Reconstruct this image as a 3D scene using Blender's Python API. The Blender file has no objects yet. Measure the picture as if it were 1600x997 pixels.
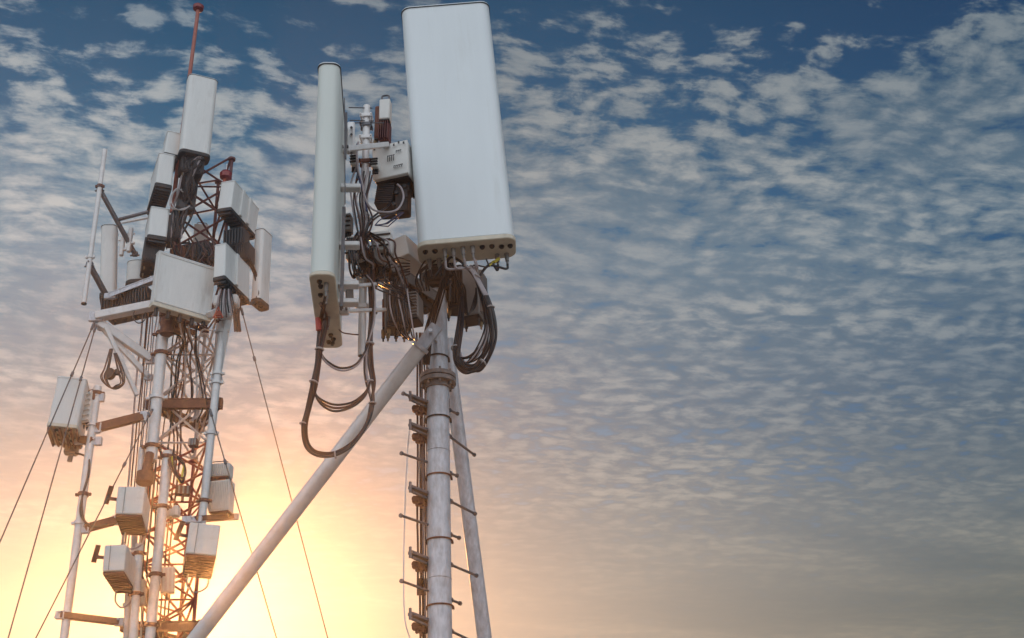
import bpy, math, random
from mathutils import Vector as V, Matrix
random.seed(7)
R = math.radians
sc = bpy.context.scene
COL = sc.collection

# ------------------------------------------------------------------ camera
F_PX, PITCH, ROLL = 2000.0, R(28.0), R(2.26)
EYE = V((0, 0, 1.6))
FW = V((0, math.cos(PITCH), math.sin(PITCH)))
U0 = V((0, -math.sin(PITCH), math.cos(PITCH)))
R0 = V((1, 0, 0))
RT = R0 * math.cos(ROLL) - U0 * math.sin(ROLL)
UP = R0 * math.sin(ROLL) + U0 * math.cos(ROLL)
cam = bpy.data.cameras.new('camera')
cam.sensor_fit = 'HORIZONTAL'; cam.sensor_width = 36.0
cam.lens = 36.0 * F_PX / 1600.0
cam.clip_start = 0.1; cam.clip_end = 20000
camo = bpy.data.objects.new('camera', cam); COL.objects.link(camo)
camo.matrix_world = Matrix(((RT.x, UP.x, -FW.x, EYE.x), (RT.y, UP.y, -FW.y, EYE.y), (RT.z, UP.z, -FW.z, EYE.z), (0, 0, 0, 1)))
sc.camera = camo

def ray(px, py):
    return (FW + RT * ((px - 800) / F_PX) - UP * ((py - 498.5) / F_PX))
def at(px, py, Y):
    d = ray(px, py); return EYE + d * (Y / d.y)
def at_z(px, py, Z):
    d = ray(px, py); return EYE + d * ((Z - EYE.z) / d.z)
def mpp(p):                         # metres per photo pixel at a point
    return (p - EYE).dot(FW) / F_PX

# ------------------------------------------------------------------ light
SUN = ray(300, 935).normalized()
SEL, SAZ = math.asin(SUN.z), math.atan2(SUN.x, SUN.y)
sl = bpy.data.lights.new('sun', 'SUN'); sl.energy = 2.2; sl.angle = R(0.5); sl.color = (1.0, 0.40, 0.11)
so = bpy.data.objects.new('sun', sl); COL.objects.link(so)
so.rotation_mode = 'QUATERNION'; so.rotation_quaternion = SUN.to_track_quat('Z', 'Y'); so.location = (0, 0, 60)

w = bpy.data.worlds.new('World'); sc.world = w; w.use_nodes = True
NT = w.node_tree; NT.nodes.clear()
def N(t, **k):
    n = NT.nodes.new(t)
    for a, b in k.items(): setattr(n, a, b)
    return n
def put(sock, v):
    if isinstance(v, bpy.types.NodeSocket): NT.links.new(v, sock)
    else: sock.default_value = v
def M_(op, a, b=0.0, c=0.0, clamp=False):
    n = N('ShaderNodeMath', operation=op, use_clamp=clamp)
    put(n.inputs[0], a); put(n.inputs[1], b); put(n.inputs[2], c); return n.outputs[0]
def VM(op, a, b=(0, 0, 0)):
    n = N('ShaderNodeVectorMath', operation=op); put(n.inputs[0], a); put(n.inputs[1], b)
    return n.outputs['Value'] if op in ('DOT_PRODUCT', 'LENGTH') else n.outputs[0]
def MIX(f, a, b, mode='MIX'):
    n = N('ShaderNodeMix', data_type='RGBA', blend_type=mode); n.clamp_factor = True
    put(n.inputs[0], f); put(n.inputs[6], a); put(n.inputs[7], b); return n.outputs[2]
def RAMP(f, pts, interp='LINEAR'):
    n = N('ShaderNodeValToRGB'); n.color_ramp.interpolation = interp
    e = n.color_ramp.elements
    while len(e) < len(pts): e.new(0.5)
    for q, (p, c) in zip(e, pts):
        q.position = p; q.color = (*c, 1) if len(c) == 3 else c
    put(n.inputs[0], f); return n.outputs[0]
def SS(x, a, b):
    n = N('ShaderNodeMapRange', interpolation_type='SMOOTHSTEP'); put(n.inputs[0], x)
    n.inputs[1].default_value = a; n.inputs[2].default_value = b; return n.outputs[0]
def NOISE(v, s, det=4, rough=.5, dist=0.0):
    n = N('ShaderNodeTexNoise'); put(n.inputs['Vector'], v); n.inputs['Scale'].default_value = s
    n.inputs['Detail'].default_value = det; n.inputs['Roughness'].default_value = rough
    n.inputs['Distortion'].default_value = dist; return n.outputs['Fac']
def lin(r, g, b):
    f = lambda c: (c / 255 / 12.92) if c / 255 <= .04045 else ((c / 255 + .055) / 1.055) ** 2.4
    return (f(r), f(g), f(b), 1)
tc = N('ShaderNodeTexCoord').outputs['Generated']
D = VM('NORMALIZE', tc)
sp = N('ShaderNodeSeparateXYZ'); put(sp.inputs[0], D); dx, dy, dz = sp.outputs
sky = N('ShaderNodeTexSky', sky_type='NISHITA'); sky.sun_disc = False
sky.sun_elevation = SEL; sky.sun_rotation = SAZ; sky.altitude = 300
nish = VM('MULTIPLY', sky.outputs[0], (0.10, 0.10, 0.10))
# clear air colour by height, blended with the physical sky
clear = RAMP(dz, [(0.0, lin(150, 165, 175)), (.25, lin(110, 150, 180)), (.40, lin(58, 118, 152)), (.52, lin(0, 98, 136)), (.62, lin(0, 76, 112)), (.72, lin(0, 54, 86))])
clear = MIX(SS(dx, -.05, .42), clear, MIX(1.0, clear, (.30, .50, .66, 1), 'MULTIPLY'))
clear = MIX(0.08, clear, nish)
# cloud layer: the view direction meets a flat layer overhead
zz = M_('MAXIMUM', M_('ADD', dz, .03), .04)
cb = N('ShaderNodeCombineXYZ'); put(cb.inputs[0], M_('DIVIDE', dx, zz)); put(cb.inputs[1], M_('DIVIDE', dy, zz)); cb.inputs[2].default_value = 3.7
P = cb.outputs[0]
rot = N('ShaderNodeVectorRotate', rotation_type='Z_AXIS'); put(rot.inputs['Vector'], P); rot.inputs['Angle'].default_value = R(-14)
PR = rot.outputs[0]
warp = N('ShaderNodeTexNoise'); put(warp.inputs['Vector'], PR); warp.inputs['Scale'].default_value = 5.0; warp.inputs['Detail'].default_value = 3
PW = VM('ADD', PR, VM('MULTIPLY', VM('SUBTRACT', warp.outputs['Color'], (.5, .5, .5)), (.07, .07, 0)))
st1 = VM('MULTIPLY', PW, (.85, 1.1, 1))
puff = NOISE(st1, 23.0, 7, .62)
vo = N('ShaderNodeTexVoronoi', feature='SMOOTH_F1'); put(vo.inputs['Vector'], st1); vo.inputs['Scale'].default_value = 22.0; vo.inputs['Smoothness'].default_value = .45; vo.inputs['Randomness'].default_value = .85
cell = M_('SUBTRACT', .95, vo.outputs['Distance'])
rip = NOISE(VM('MULTIPLY', PW, (.6, 1.5, 1)), 46.0, 5, .62)
big = NOISE(PR, 1.6, 3, .5)
mid = NOISE(PR, 4.5, 3, .5)
cover = M_('ADD', M_('MULTIPLY', big, .55), M_('MULTIPLY', mid, .35))
base = M_('ADD', M_('ADD', M_('MULTIPLY', puff, .52), M_('MULTIPLY', rip, .26)), M_('MULTIPLY', cell, .22))
rows = NOISE(VM('MULTIPLY', PW, (.40, 1.9, 1)), 9.0, 3, .55)
base = M_('ADD', base, M_('MULTIPLY', M_('SUBTRACT', rows, .5), .20))
low = SS(dz, .74, .52)                      # more cloud towards the horizon
thr = M_('ADD', base, M_('ADD', M_('MULTIPLY', M_('SUBTRACT', cover, .40), .42), M_('MULTIPLY', M_('SUBTRACT', low, .34), .20)))
thr = M_('SUBTRACT', thr, M_('MULTIPLY', SS(dx, -.02, -.30), M_('MULTIPLY', SS(dz, .46, .58), .03)))
thr = M_('SUBTRACT', thr, M_('MULTIPLY', SS(dx, .02, .30), M_('MULTIPLY', SS(dz, .56, .68), .19)))
dens = SS(thr, .475, .60)
veil = SS(dz, .385, .25)                     # smooth veil low down
dens = M_('ADD', dens, M_('MULTIPLY', M_('SUBTRACT', 1.0, dens), M_('MULTIPLY', veil, .93)))
dens = M_('MULTIPLY', dens, .97)
ccol = RAMP(dz, [(0.0, lin(160, 152, 134)), (.24, lin(142, 138, 124)), (.31, lin(140, 144, 142)), (.40, lin(140, 149, 156)), (.50, lin(158, 164, 168)), (.60, lin(134, 143, 150)), (.72, lin(100, 116, 130))])
lit = M_('ADD', M_('MULTIPLY', SS(base, .42, .64), M_('SUBTRACT', 1.0, M_('MULTIPLY', veil, .75))), M_('MULTIPLY', veil, .42))
sd2 = SS(NOISE(VM('MULTIPLY', PR, (.35, 1, 1)), 2.6, 6, .62), .34, .64)
streak = SS(NOISE(VM('MULTIPLY', PW, (.22, .8, 1)), 4.5, 6, .62), .36, .62)
lit = M_('MULTIPLY', lit, M_('ADD', .40, M_('MULTIPLY', sd2, .75)))
lit = M_('MULTIPLY', lit, M_('ADD', M_('SUBTRACT', 1.0, M_('MULTIPLY', veil, .55)), M_('MULTIPLY', M_('MULTIPLY', veil, streak), 1.0)))
lc = MIX(1.0, ccol, (1.26, 1.19, 1.11, 1), 'MULTIPLY'); lc.node.clamp_result = False
ccol = MIX(lit, MIX(1.0, ccol, (.38, .56, .70, 1), 'MULTIPLY'), lc)
shade = M_('ADD', .72, M_('MULTIPLY', lit, .34))
cs = N('ShaderNodeCombineXYZ')
for i in range(3): put(cs.inputs[i], shade)
ccol = MIX(SS(dx, .02, -.28), ccol, MIX(1.0, ccol, (1.36, 1.33, 1.32, 1), 'MULTIPLY'))
ccol = MIX(SS(dx, .05, .45), ccol, MIX(1.0, ccol, (.64, .73, .80, 1), 'MULTIPLY'))
skyc = MIX(dens, clear, ccol)
# sunset glow round the sun
def glow(a, b, ox=0.0, oz=0.0):
    u = M_('DIVIDE', M_('SUBTRACT', dx, SUN.x + ox), a); v = M_('DIVIDE', M_('SUBTRACT', dz, SUN.z + oz), b)
    q = M_('ADD', M_('MULTIPLY', u, u), M_('MULTIPLY', v, v))
    g = M_('EXPONENT', M_('MULTIPLY', q, -1.0))
    return M_('MULTIPLY', g, SS(dy, 0.0, .4))
g0 = glow(.38, .20, -.05, -.06)
skyc = MIX(M_('MULTIPLY', g0, .62), skyc, MIX(1.0, lin(218, 207, 194), MIX(.25, (1, 1, 1, 1), cs.outputs[0]), 'MULTIPLY'))
g1 = glow(.36, .125, -.05, -.06)
skyc = MIX(M_('MULTIPLY', g1, .66), skyc, MIX(1.0, (.90, .72, .54, 1), MIX(.30, (1, 1, 1, 1), cs.outputs[0]), 'MULTIPLY'))
g2 = glow(.17, .045, -.12, -.05)
skyc = MIX(M_('MULTIPLY', g2, .80), skyc, (.95, .80, .50, 1))

# the opposite half of the sky: unseen, brightened to light the camera-facing fronts
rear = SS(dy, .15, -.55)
rear_fill = RAMP(dz, [(0.0, (.50, .54, .58)), (.35, (.73, .79, .85)), (.75, (.52, .58, .66))])
rear_fill = VM('MULTIPLY', rear_fill, (2.1, 2.1, 2.1))
skyc = MIX(M_('MULTIPLY', rear, .85), skyc, rear_fill)
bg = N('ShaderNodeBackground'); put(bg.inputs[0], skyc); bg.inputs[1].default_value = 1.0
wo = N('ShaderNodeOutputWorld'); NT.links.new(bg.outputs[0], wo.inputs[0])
try:
    w.cycles.sampling_method = 'MANUAL'; w.cycles.sample_map_resolution = 512
except Exception: pass

vs = sc.view_settings
vs.view_transform = 'Standard'; vs.look = 'None'; vs.exposure = 0; vs.gamma = 1; vs.use_curve_mapping = False
sc.cycles.use_denoising = True
sc.cycles.volume_bounces = 0; sc.cycles.max_bounces = 5
sc.cycles.sample_clamp_indirect = 4

# ------------------------------------------------------------------ materials
MATS = {}
def mat(name, col, rough=.5, metal=0.0, var=.12, scale=6.0, dirt=None, dirt_amt=.3, bump=.0, spec=.5, stretch=(1, 1, 1)):
    m = bpy.data.materials.new(name); m.use_nodes = True
    nt = m.node_tree; b = nt.nodes['Principled BSDF']
    b.inputs['Roughness'].default_value = rough; b.inputs['Metallic'].default_value = metal
    b.inputs['Specular IOR Level'].default_value = spec
    t = nt.nodes.new('ShaderNodeTexCoord'); mp = nt.nodes.new('ShaderNodeMapping'); mp.inputs['Scale'].default_value = stretch
    nt.links.new(t.outputs['Object'], mp.inputs[0])
    n = nt.nodes.new('ShaderNodeTexNoise'); n.inputs['Scale'].default_value = scale; n.inputs['Detail'].default_value = 6; n.inputs['Roughness'].default_value = .6
    nt.links.new(mp.outputs[0], n.inputs['Vector'])
    r = nt.nodes.new('ShaderNodeValToRGB')
    r.color_ramp.elements[0].position = .3; r.color_ramp.elements[1].position = .7
    r.color_ramp.elements[0].color = (*[c * (1 - var) for c in col], 1); r.color_ramp.elements[1].color = (*[min(1, c * (1 + var * .6)) for c in col], 1)
    nt.links.new(n.outputs['Fac'], r.inputs[0]); out = r.outputs[0]
    if dirt:
        n2 = nt.nodes.new('ShaderNodeTexNoise'); n2.inputs['Scale'].default_value = scale * .45; n2.inputs['Detail'].default_value = 8; n2.inputs['Roughness'].default_value = .7
        nt.links.new(mp.outputs[0], n2.inputs['Vector'])
        mr = nt.nodes.new('ShaderNodeMapRange'); mr.inputs[1].default_value = .52; mr.inputs[2].default_value = .72; mr.inputs[4].default_value = dirt_amt
        nt.links.new(n2.outputs['Fac'], mr.inputs[0])
        mx = nt.nodes.new('ShaderNodeMix'); mx.data_type = 'RGBA'
        nt.links.new(mr.outputs[0], mx.inputs[0]); nt.links.new(out, mx.inputs[6]); mx.inputs[7].default_value = (*dirt, 1); out = mx.outputs[2]
    nt.links.new(out, b.inputs['Base Color'])
    if bump:
        bp = nt.nodes.new('ShaderNodeBump'); bp.inputs['Strength'].default_value = bump; bp.inputs['Distance'].default_value = .004
        nt.links.new(n.outputs['Fac'], bp.inputs['Height']); nt.links.new(bp.outputs[0], b.inputs['Normal'])
    MATS[name] = m; return m
mat('radome', (.72, .77, .79), .42, 0, .035, 3, (.42, .40, .35), .30, stretch=(3, 3, .35))
mat('radome_green', (.64, .68, .64), .45, 0, .04, 3, (.42, .42, .36), .2, stretch=(3, 3, .5))
mat('radome_white', (.70, .70, .68), .45, 0, .07, 5, (.34, .31, .27), .45, stretch=(3, 3, .6))
mat('box_white', (.66, .65, .62), .5, 0, .08, 8, (.32, .27, .22), .5)
mat('cap_beige', (.64, .58, .47), .55, 0, .12, 14, (.16, .13, .09), .35)
mat('cap_dark', (.022, .017, .017), .6, 0, .3, 30, (.10, .06, .045), .5)
mat('seam', (.05, .055, .06), .6, 0, .1)
mat('worn', (.24, .20, .185), .55, .2, .25, 30, (.10, .055, .04), .5, bump=.2)
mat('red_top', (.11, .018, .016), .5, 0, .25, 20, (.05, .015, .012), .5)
mat('galv', (.52, .53, .57), .40, .15, .26, 45, (.22, .17, .14), .55, bump=.2, stretch=(1, 1, .35))
mat('galv_white', (.66, .64, .63), .45, .15, .10, 16, (.36, .28, .24), .35, bump=.15)
mat('galv_dark', (.13, .125, .135), .45, .3, .25, 30, (.12, .07, .05), .4)
mat('rusty', (.16, .058, .036), .7, .1, .3, 30, (.08, .035, .022), .7, bump=.3)
mat('radio_dark', (.022, .019, .022), .5, .0, .25, 30, (.06, .035, .03), .3)
mat('radio_grey', (.22, .215, .21), .5, .1, .12, 20, (.12, .09, .07), .3)
mat('black', (.010, .010, .013), .5, 0, .3, 40)
mat('cable', (.010, .009, .013), .30, 0, .3, 30, spec=.4)
mat('cable_red', (.055, .014, .010), .34, 0, .35, 25, spec=.45)
mat('cable_light', (.36, .31, .32), .35, 0, .2, 25)
mat('cable_blue', (.02, .035, .12), .3, 0, .2, 20)
mat('tape_red', (.45, .035, .025), .45, 0, .15)
mat('tape_yellow', (.60, .50, .04), .45, 0, .15)
mat('tie_white', (.42, .38, .37), .5, 0, .1)
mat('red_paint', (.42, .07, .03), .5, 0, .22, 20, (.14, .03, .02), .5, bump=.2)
mat('red_rod', (.36, .10, .065), .5, 0, .15, 14, (.5, .3, .25), .3)
mat('red_lamp', (.22, .012, .012), .25, 0, .1)
mat('white_paint', (.62, .55, .52), .5, 0, .15, 20, (.3, .12, .08), .5, bump=.2)
mat('wire', (.10, .09, .09), .5, .4, .2)
mat('brass', (.22, .15, .07), .55, .0, .2, 30)
mat('earth', (.28, .25, .21), .95, 0, .3, .4, (.15, .15, .10), .5, bump=.4)

# ------------------------------------------------------------------ mesh helpers
class MB:
    def __init__(s): s.v = []; s.f = []
    def add(s, vs_, fs, M=None):
        o = len(s.v)
        s.v += [(M @ V(p)) if M else V(p) for p in vs_]
        s.f += [tuple(i + o for i in f) for f in fs]; return s
    def box(s, c, sz, M=None, ch=0.0):
        x, y, z = sz[0] / 2, sz[1] / 2, sz[2] / 2
        ch = min(ch, x * .8, y * .8, z * .8)
        if ch <= 0:
            vv = [(c[0] + a * x, c[1] + b * y, c[2] + d * z) for a in (-1, 1) for b in (-1, 1) for d in (-1, 1)]
            return s.add(vv, [(0, 1, 3, 2), (4, 6, 7, 5), (0, 4, 5, 1), (2, 3, 7, 6), (0, 2, 6, 4), (1, 5, 7, 3)], M)
        vv = []; idx = {}
        for a in (-1, 1):
            for b in (-1, 1):
                for d in (-1, 1):
                    for ax in range(3):
                        p = [a * x, b * y, d * z]
                        for k in range(3):
                            if k != ax: p[k] -= (a, b, d)[k] * ch
                        idx[(a, b, d, ax)] = len(vv); vv.append((c[0] + p[0], c[1] + p[1], c[2] + p[2]))
        fs = []
        for ax in range(3):
            o = [k for k in range(3) if k != ax]
            for sg in (-1, 1):
                q = []
                for (m, n) in ((-1, -1), (1, -1), (1, 1), (-1, 1)):
                    t = [0, 0, 0]; t[ax] = sg; t[o[0]] = m; t[o[1]] = n; q.append(idx[(*t, ax)])
                fs.append(tuple(q))
        for ax in range(3):
            o = [k for k in range(3) if k != ax]
            for m in (-1, 1):
                for n in (-1, 1):
                    q = []
                    for (e, fa) in ((-1, o[0]), (1, o[0]), (1, o[1]), (-1, o[1])):
                        t = [0, 0, 0]; t[ax] = e; t[o[0]] = m; t[o[1]] = n; q.append(idx[(*t, fa)])
                    fs.append(tuple(q))
        for a in (-1, 1):
            for b in (-1, 1):
                for d in (-1, 1): fs.append(tuple(idx[(a, b, d, k)] for k in range(3)))
        return s.add(vv, fs, M)
    def rprism(s, w_, d_, z0, z1, r=.02, seg=5, cx=0, cy=0, M=None, round_ends=.0):
        r = min(r, w_ / 2 * .98, d_ / 2 * .98)
        def ringp(z, ins):
            L = []
            rr = max(r - ins, .0005)
            for (qx, qy, a0) in ((w_ / 2 - r, d_ / 2 - r, 0), (-w_ / 2 + r, d_ / 2 - r, 90), (-w_ / 2 + r, -d_ / 2 + r, 180), (w_ / 2 - r, -d_ / 2 + r, 270)):
                for i in range(seg + 1):
                    a = R(a0 + 90 * i / seg); L.append((cx + qx + rr * math.cos(a), cy + qy + rr * math.sin(a), z))
            return L
        lv = [(z0, 0), (z1, 0)]
        if round_ends: lv = [(z0, round_ends), (z0 + round_ends, 0), (z1 - round_ends, 0), (z1, round_ends)]
        n = 4 * (seg + 1); vv = []; fs = []
        for z, i in lv: vv += ringp(z, i)
        for k in range(len(lv) - 1):
            for i in range(n):
                j = (i + 1) % n; fs.append((k * n + i, k * n + j, (k + 1) * n + j, (k + 1) * n + i))
        fs.append(tuple(reversed(range(n)))); fs.append(tuple(range((len(lv) - 1) * n, len(lv) * n)))
        return s.add(vv, fs, M)
    def tube(s, pts, r, n=8, M=None, cap=True):
        pts = [V(p) for p in pts]; m = len(pts)
        rs = r if isinstance(r, (list, tuple)) else [r] * m
        T = []
        for i in range(m):
            t = (pts[min(i + 1, m - 1)] - pts[max(i - 1, 0)])
            T.append(t.normalized() if t.length > 1e-9 else (T[-1] if T else V((0, 0, 1))))
        a = V((0, 0, 1)) if abs(T[0].z) < .9 else V((1, 0, 0))
        u = T[0].cross(a).normalized(); vv = []; fs = []
        for i in range(m):
            u = (u - T[i] * u.dot(T[i])).normalized(); q = T[i].cross(u)
            for k in range(n):
                th = 2 * math.pi * k / n; vv.append(pts[i] + (u * math.cos(th) + q * math.sin(th)) * rs[i])
        for i in range(m - 1):
            for k in range(n):
                l = (k + 1) % n; fs.append((i * n + k, i * n + l, (i + 1) * n + l, (i + 1) * n + k))
        if cap: fs.append(tuple(reversed(range(n)))); fs.append(tuple(range((m - 1) * n, m * n)))
        return s.add(vv, fs, M)
    def torus(s, c, ax, rad, r, n=20, k=6, M=None, a0=0, a1=360):
        ax = V(ax).normalized(); a = V((0, 0, 1)) if abs(ax.z) < .9 else V((1, 0, 0))
        u = ax.cross(a).normalized(); q = ax.cross(u); c = V(c)
        pts = [c + (u * math.cos(R(a0 + (a1 - a0) * i / n)) + q * math.sin(R(a0 + (a1 - a0) * i / n))) * rad for i in range(n + 1)]
        return s.tube(pts, r, k, M)
    def bar(s, p0, p1, wd, ht, up=V((0, 0, 1)), ch=.0, M=None):
        p0, p1 = V(p0), V(p1); x = (p1 - p0); L = x.length; x.normalize()
        y = V(up).cross(x)
        if y.length < 1e-4: y = V((0, 1, 0)).cross(x)
        y.normalize(); z = x.cross(y)
        B = Matrix(((x.x, y.x, z.x, p0.x), (x.y, y.y, z.y, p0.y), (x.z, y.z, z.z, p0.z), (0, 0, 0, 1)))
        if M: B = M @ B
        return s.box((L / 2, 0, 0), (L, wd, ht), B, ch)
    def channel(s, p0, p1, wd, ht, t=.006, up=V((0, 0, 1))):      # open channel section, mouth down
        p0, p1 = V(p0), V(p1); x = (p1 - p0).normalized(); y = V(up).cross(x).normalized(); z = x.cross(y)
        s.bar(p0 + z * (ht / 2 - t / 2), p1 + z * (ht / 2 - t / 2), wd, t, up)
        for g in (-1, 1): s.bar(p0 + y * g * (wd / 2 - t / 2) - z * t, p1 + y * g * (wd / 2 - t / 2) - z * t, t, ht - t, up)
        return s
TM = {}
def thing(name, label, cat, M, group=None):
    if isinstance(M, V): M = Matrix.Translation(M)
    o = bpy.data.objects.new(name, None); COL.objects.link(o); o.matrix_world = M; o.empty_display_size = .1
    o['label'] = label; o['category'] = cat
    if group: o['group'] = group
    TM[o.name] = M; return o
def root(o):
    while o.parent: o = o.parent
    return o
def mk(name, mb, m, parent=None, world=False, smooth=True, label=None):
    me = bpy.data.meshes.new(name)
    vv = mb.v
    if world and parent:
        I = TM[root(parent).name].inverted(); vv = [I @ p for p in vv]
    me.from_pydata([tuple(p) for p in vv], [], mb.f); me.materials.append(MATS[m]); me.update()
    o = bpy.data.objects.new(name, me); COL.objects.link(o)
    if parent: o.parent = parent
    if smooth:
        for p in me.polygons: p.use_smooth = True
        me.set_sharp_from_angle(angle=R(38))
    if label: o['label'] = label
    return o
def solo(name, label, cat, mb, m, group=None, smooth=True):   # a thing that is a single mesh, origin at its lowest vertex
    b = min(mb.v, key=lambda p: p.z).copy()
    mb.v = [p - b for p in mb.v]
    o = mk(name, mb, m, None, False, smooth); o.location = b
    o['label'] = label; o['category'] = cat
    if group: o['group'] = group
    return o
def spline(pts, n=7):
    pts = [V(p) for p in pts]; P_ = [pts[0] * 2 - pts[1]] + pts + [pts[-1] * 2 - pts[-2]]; out = []
    for i in range(1, len(P_) - 2):
        a, b, c, d = P_[i - 1:i + 3]
        for k in range(n):
            t = k / n
            out.append(.5 * ((2 * b) + (c - a) * t + (2 * a - 5 * b + 4 * c - d) * t * t + (3 * b - a - 3 * c + d) * t ** 3))
    out.append(pts[-1]); return out
def cab(mb, pix, r=.007, n=7, jit=0.0, k=7):       # cable through photo points (px, py, Y)
    pts = [at(*p) for p in pix]
    if jit: pts = [pts[0]] + [p + V([random.uniform(-jit, jit) for _ in range(3)]) for p in pts[1:-1]] + [pts[-1]]
    mb.tube(spline(pts, k), r, n); return mb
def frame(bx, by, tx, ty, Y, yaw, lean=0.0):       # origin at the base, z towards the top, x along the width
    b = at(bx, by, Y); t = at(tx, ty, Y + lean); z = (t - b); H = z.length; z.normalize()
    x = V((math.cos(R(yaw)), math.sin(R(yaw)), 0)); x = (x - z * x.dot(z)).normalized(); y = z.cross(x)
    return Matrix(((x.x, y.x, z.x, b.x), (x.y, y.y, z.y, b.y), (x.z, y.z, z.z, b.z), (0, 0, 0, 1))), H, mpp(b)
UPV = V((0, 0, 1))

# ------------------------------------------------------------------ ground
g = MB(); n = 48; S = 6000
rad = [0] + [4 * 1.19 ** i for i in range(43)]
gv = [(0, 0, 0)]; gf = []
for r_ in rad[1:]:
    for i in range(n):
        a = 2 * math.pi * i / n
        h = 0 if r_ < 25 else math.sin(a * 5 + r_ * .01) * min(8, (r_ - 25) * .012)
        gv.append((r_ * math.cos(a), r_ * math.sin(a), h - (0 if r_ < 25 else .0)))
for i in range(n): gf.append((0, 1 + i, 1 + (i + 1) % n))
for k in range(len(rad) - 2):
    for i in range(n):
        j = (i + 1) % n; a = 1 + k * n; gf.append((a + i, a + n + i, a + n + j, a + j))
g.add(gv, gf)
go = mk('ground', g, 'earth'); go['kind'] = 'structure'

# ================================================================== NEAR MAST
YM = 6.8
mtop = at(683, 452, YM); mb0 = V((mtop.x, YM, 0))
RP = 15.6 * mpp(mtop)
mast = thing('tripod_mast', 'thick grey galvanised tubular mast with two slanting tube braces and step pegs, right of centre', 'mast', mb0)
def mpx(py):                                        # point on the mast axis at the photo height py
    d = ray(690, py); return V((mtop.x, YM, (EYE + d * (YM / d.y)).z))
collar_z = mpx(590).z
m = MB()
m.tube([mb0, V((mtop.x, YM, collar_z - .05))], RP * 1.07, 28)
m.tube([V((mtop.x, YM, collar_z - .06)), mtop], RP * .98, 28)
for py in (706, 905): m.torus(V((mtop.x, YM, mpx(py).z)), (.02, .01, 1), RP * 1.07, .0035, 28, 5)
mk('pole', m, 'galv', mast, True)
m = MB()
m.tube([V((mtop.x, YM, collar_z - .045)), V((mtop.x, YM, collar_z - .02))], RP * 1.75, 32)
m.tube([V((mtop.x, YM, collar_z - .012)), V((mtop.x, YM, collar_z + .012))], RP * 1.75, 32)
m.tube([V((mtop.x, YM, collar_z - .075)), V((mtop.x, YM, collar_z - .045))], RP * 1.25, 32)
for i in range(8):
    a = i * math.pi / 4 + .2; c = V((mtop.x + math.cos(a) * RP * 1.5, YM + math.sin(a) * RP * 1.5, collar_z))
    m.tube([c + V((0, 0, -.065)), c + V((0, 0, .03))], .007, 6)
mk('flange', m, 'worn', mast, True)
for py in (560, 606, 655, 745, 845, 948):
    m = MB(); c = mpx(py); rr = RP * (1.16 if py > 600 else 1.06)
    m.torus(c, (0, 0, 1), rr, .0045, 28, 6)
    for sx in (-1, 1): m.bar(c + V((sx * rr, 0, 0)), c + V((sx * rr, .05, 0)), .012, .009)
    mk('band_clamp', m, 'rusty' if py > 700 else 'black', mast, True)
for (x0, y0, x1, y1, far) in ((671, 632, 631, 616, 0), (673, 724, 629, 708, 0), (675, 822, 628, 804, 0), (674, 925, 628, 907, 0),
                              (701, 681, 741, 709, 1), (703, 783, 743, 804, 1), (703, 882, 744, 901, 1), (704, 986, 746, 1004, 1),
                              (701, 739, 715, 743, 1), (702, 835, 716, 841, 1), (703, 937, 718, 943, 1), (700, 640, 716, 646, 1)):
    Zp = at(x0, y0, YM).z
    p1 = at_z(x1, y1, Zp); p0 = at(x0, y0, YM); p0.z = Zp
    p1 += V([random.uniform(-.006, .006) for _ in range(3)]); dr = (p1 - p0); dr.normalize()
    c = V((mtop.x, YM, Zp)); q0 = p0 if abs(p0.x - c.x) < RP * 1.2 else p0
    m = MB(); m.tube([p0 - dr * .02, p1], .0075, 8); m.tube([p1 - dr * .004, p1 + dr * .006], .0125, 8); m.tube([p0 - dr * .005, p0 + dr * .016], .015, 6)
    mk('step_peg', m, 'galv_dark', mast, True)
# braces
def to_ground(a, b):
    t = (0 - a.z) / (b.z - a.z); return a + (b - a) * t
a = at(657, 543, 6.62); b = at(316, 985, 7.1); gz = to_ground(a, b)
m = MB(); m.tube([a, gz], [.045, .045], 24); mk('brace', m, 'galv_white', mast, True, label='long slanting brace running down to the left')
d = (a - b).normalized()
m = MB()
m.bar(a - d * .05, a + d * .16, .014, .085); m.tube([a - d * .01, a + d * .01], .053, 20)
m.bar(a + d * .12, V((mtop.x, YM - RP * .4, a.z + d.z * .2)), .014, .09)
m.tube([a + d * .10 + V((-.0, -.05, 0)), a + d * .10 + V((0, .05, 0))], .012, 8)
mk('brace_joint', m, 'galv', mast, True)
a2 = at(701, 560, 7.0); b2 = at(757, 997, 7.35); gz2 = to_ground(a2, b2)
m = MB(); m.tube([a2 + (a2 - b2).normalized() * .12, gz2], .043, 22); mk('brace', m, 'galv', mast, True, label='steep brace close behind the right side of the pole')
m = MB(); m.bar(a2, V((mtop.x, YM + RP, a2.z)), .012, .12); m.bar(a2 + V((0, 0, -.3)), V((mtop.x + .03, YM + .04, a2.z - .3)), .01, .05)
mk('brace_joint', m, 'galv_dark', mast, True)
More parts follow.
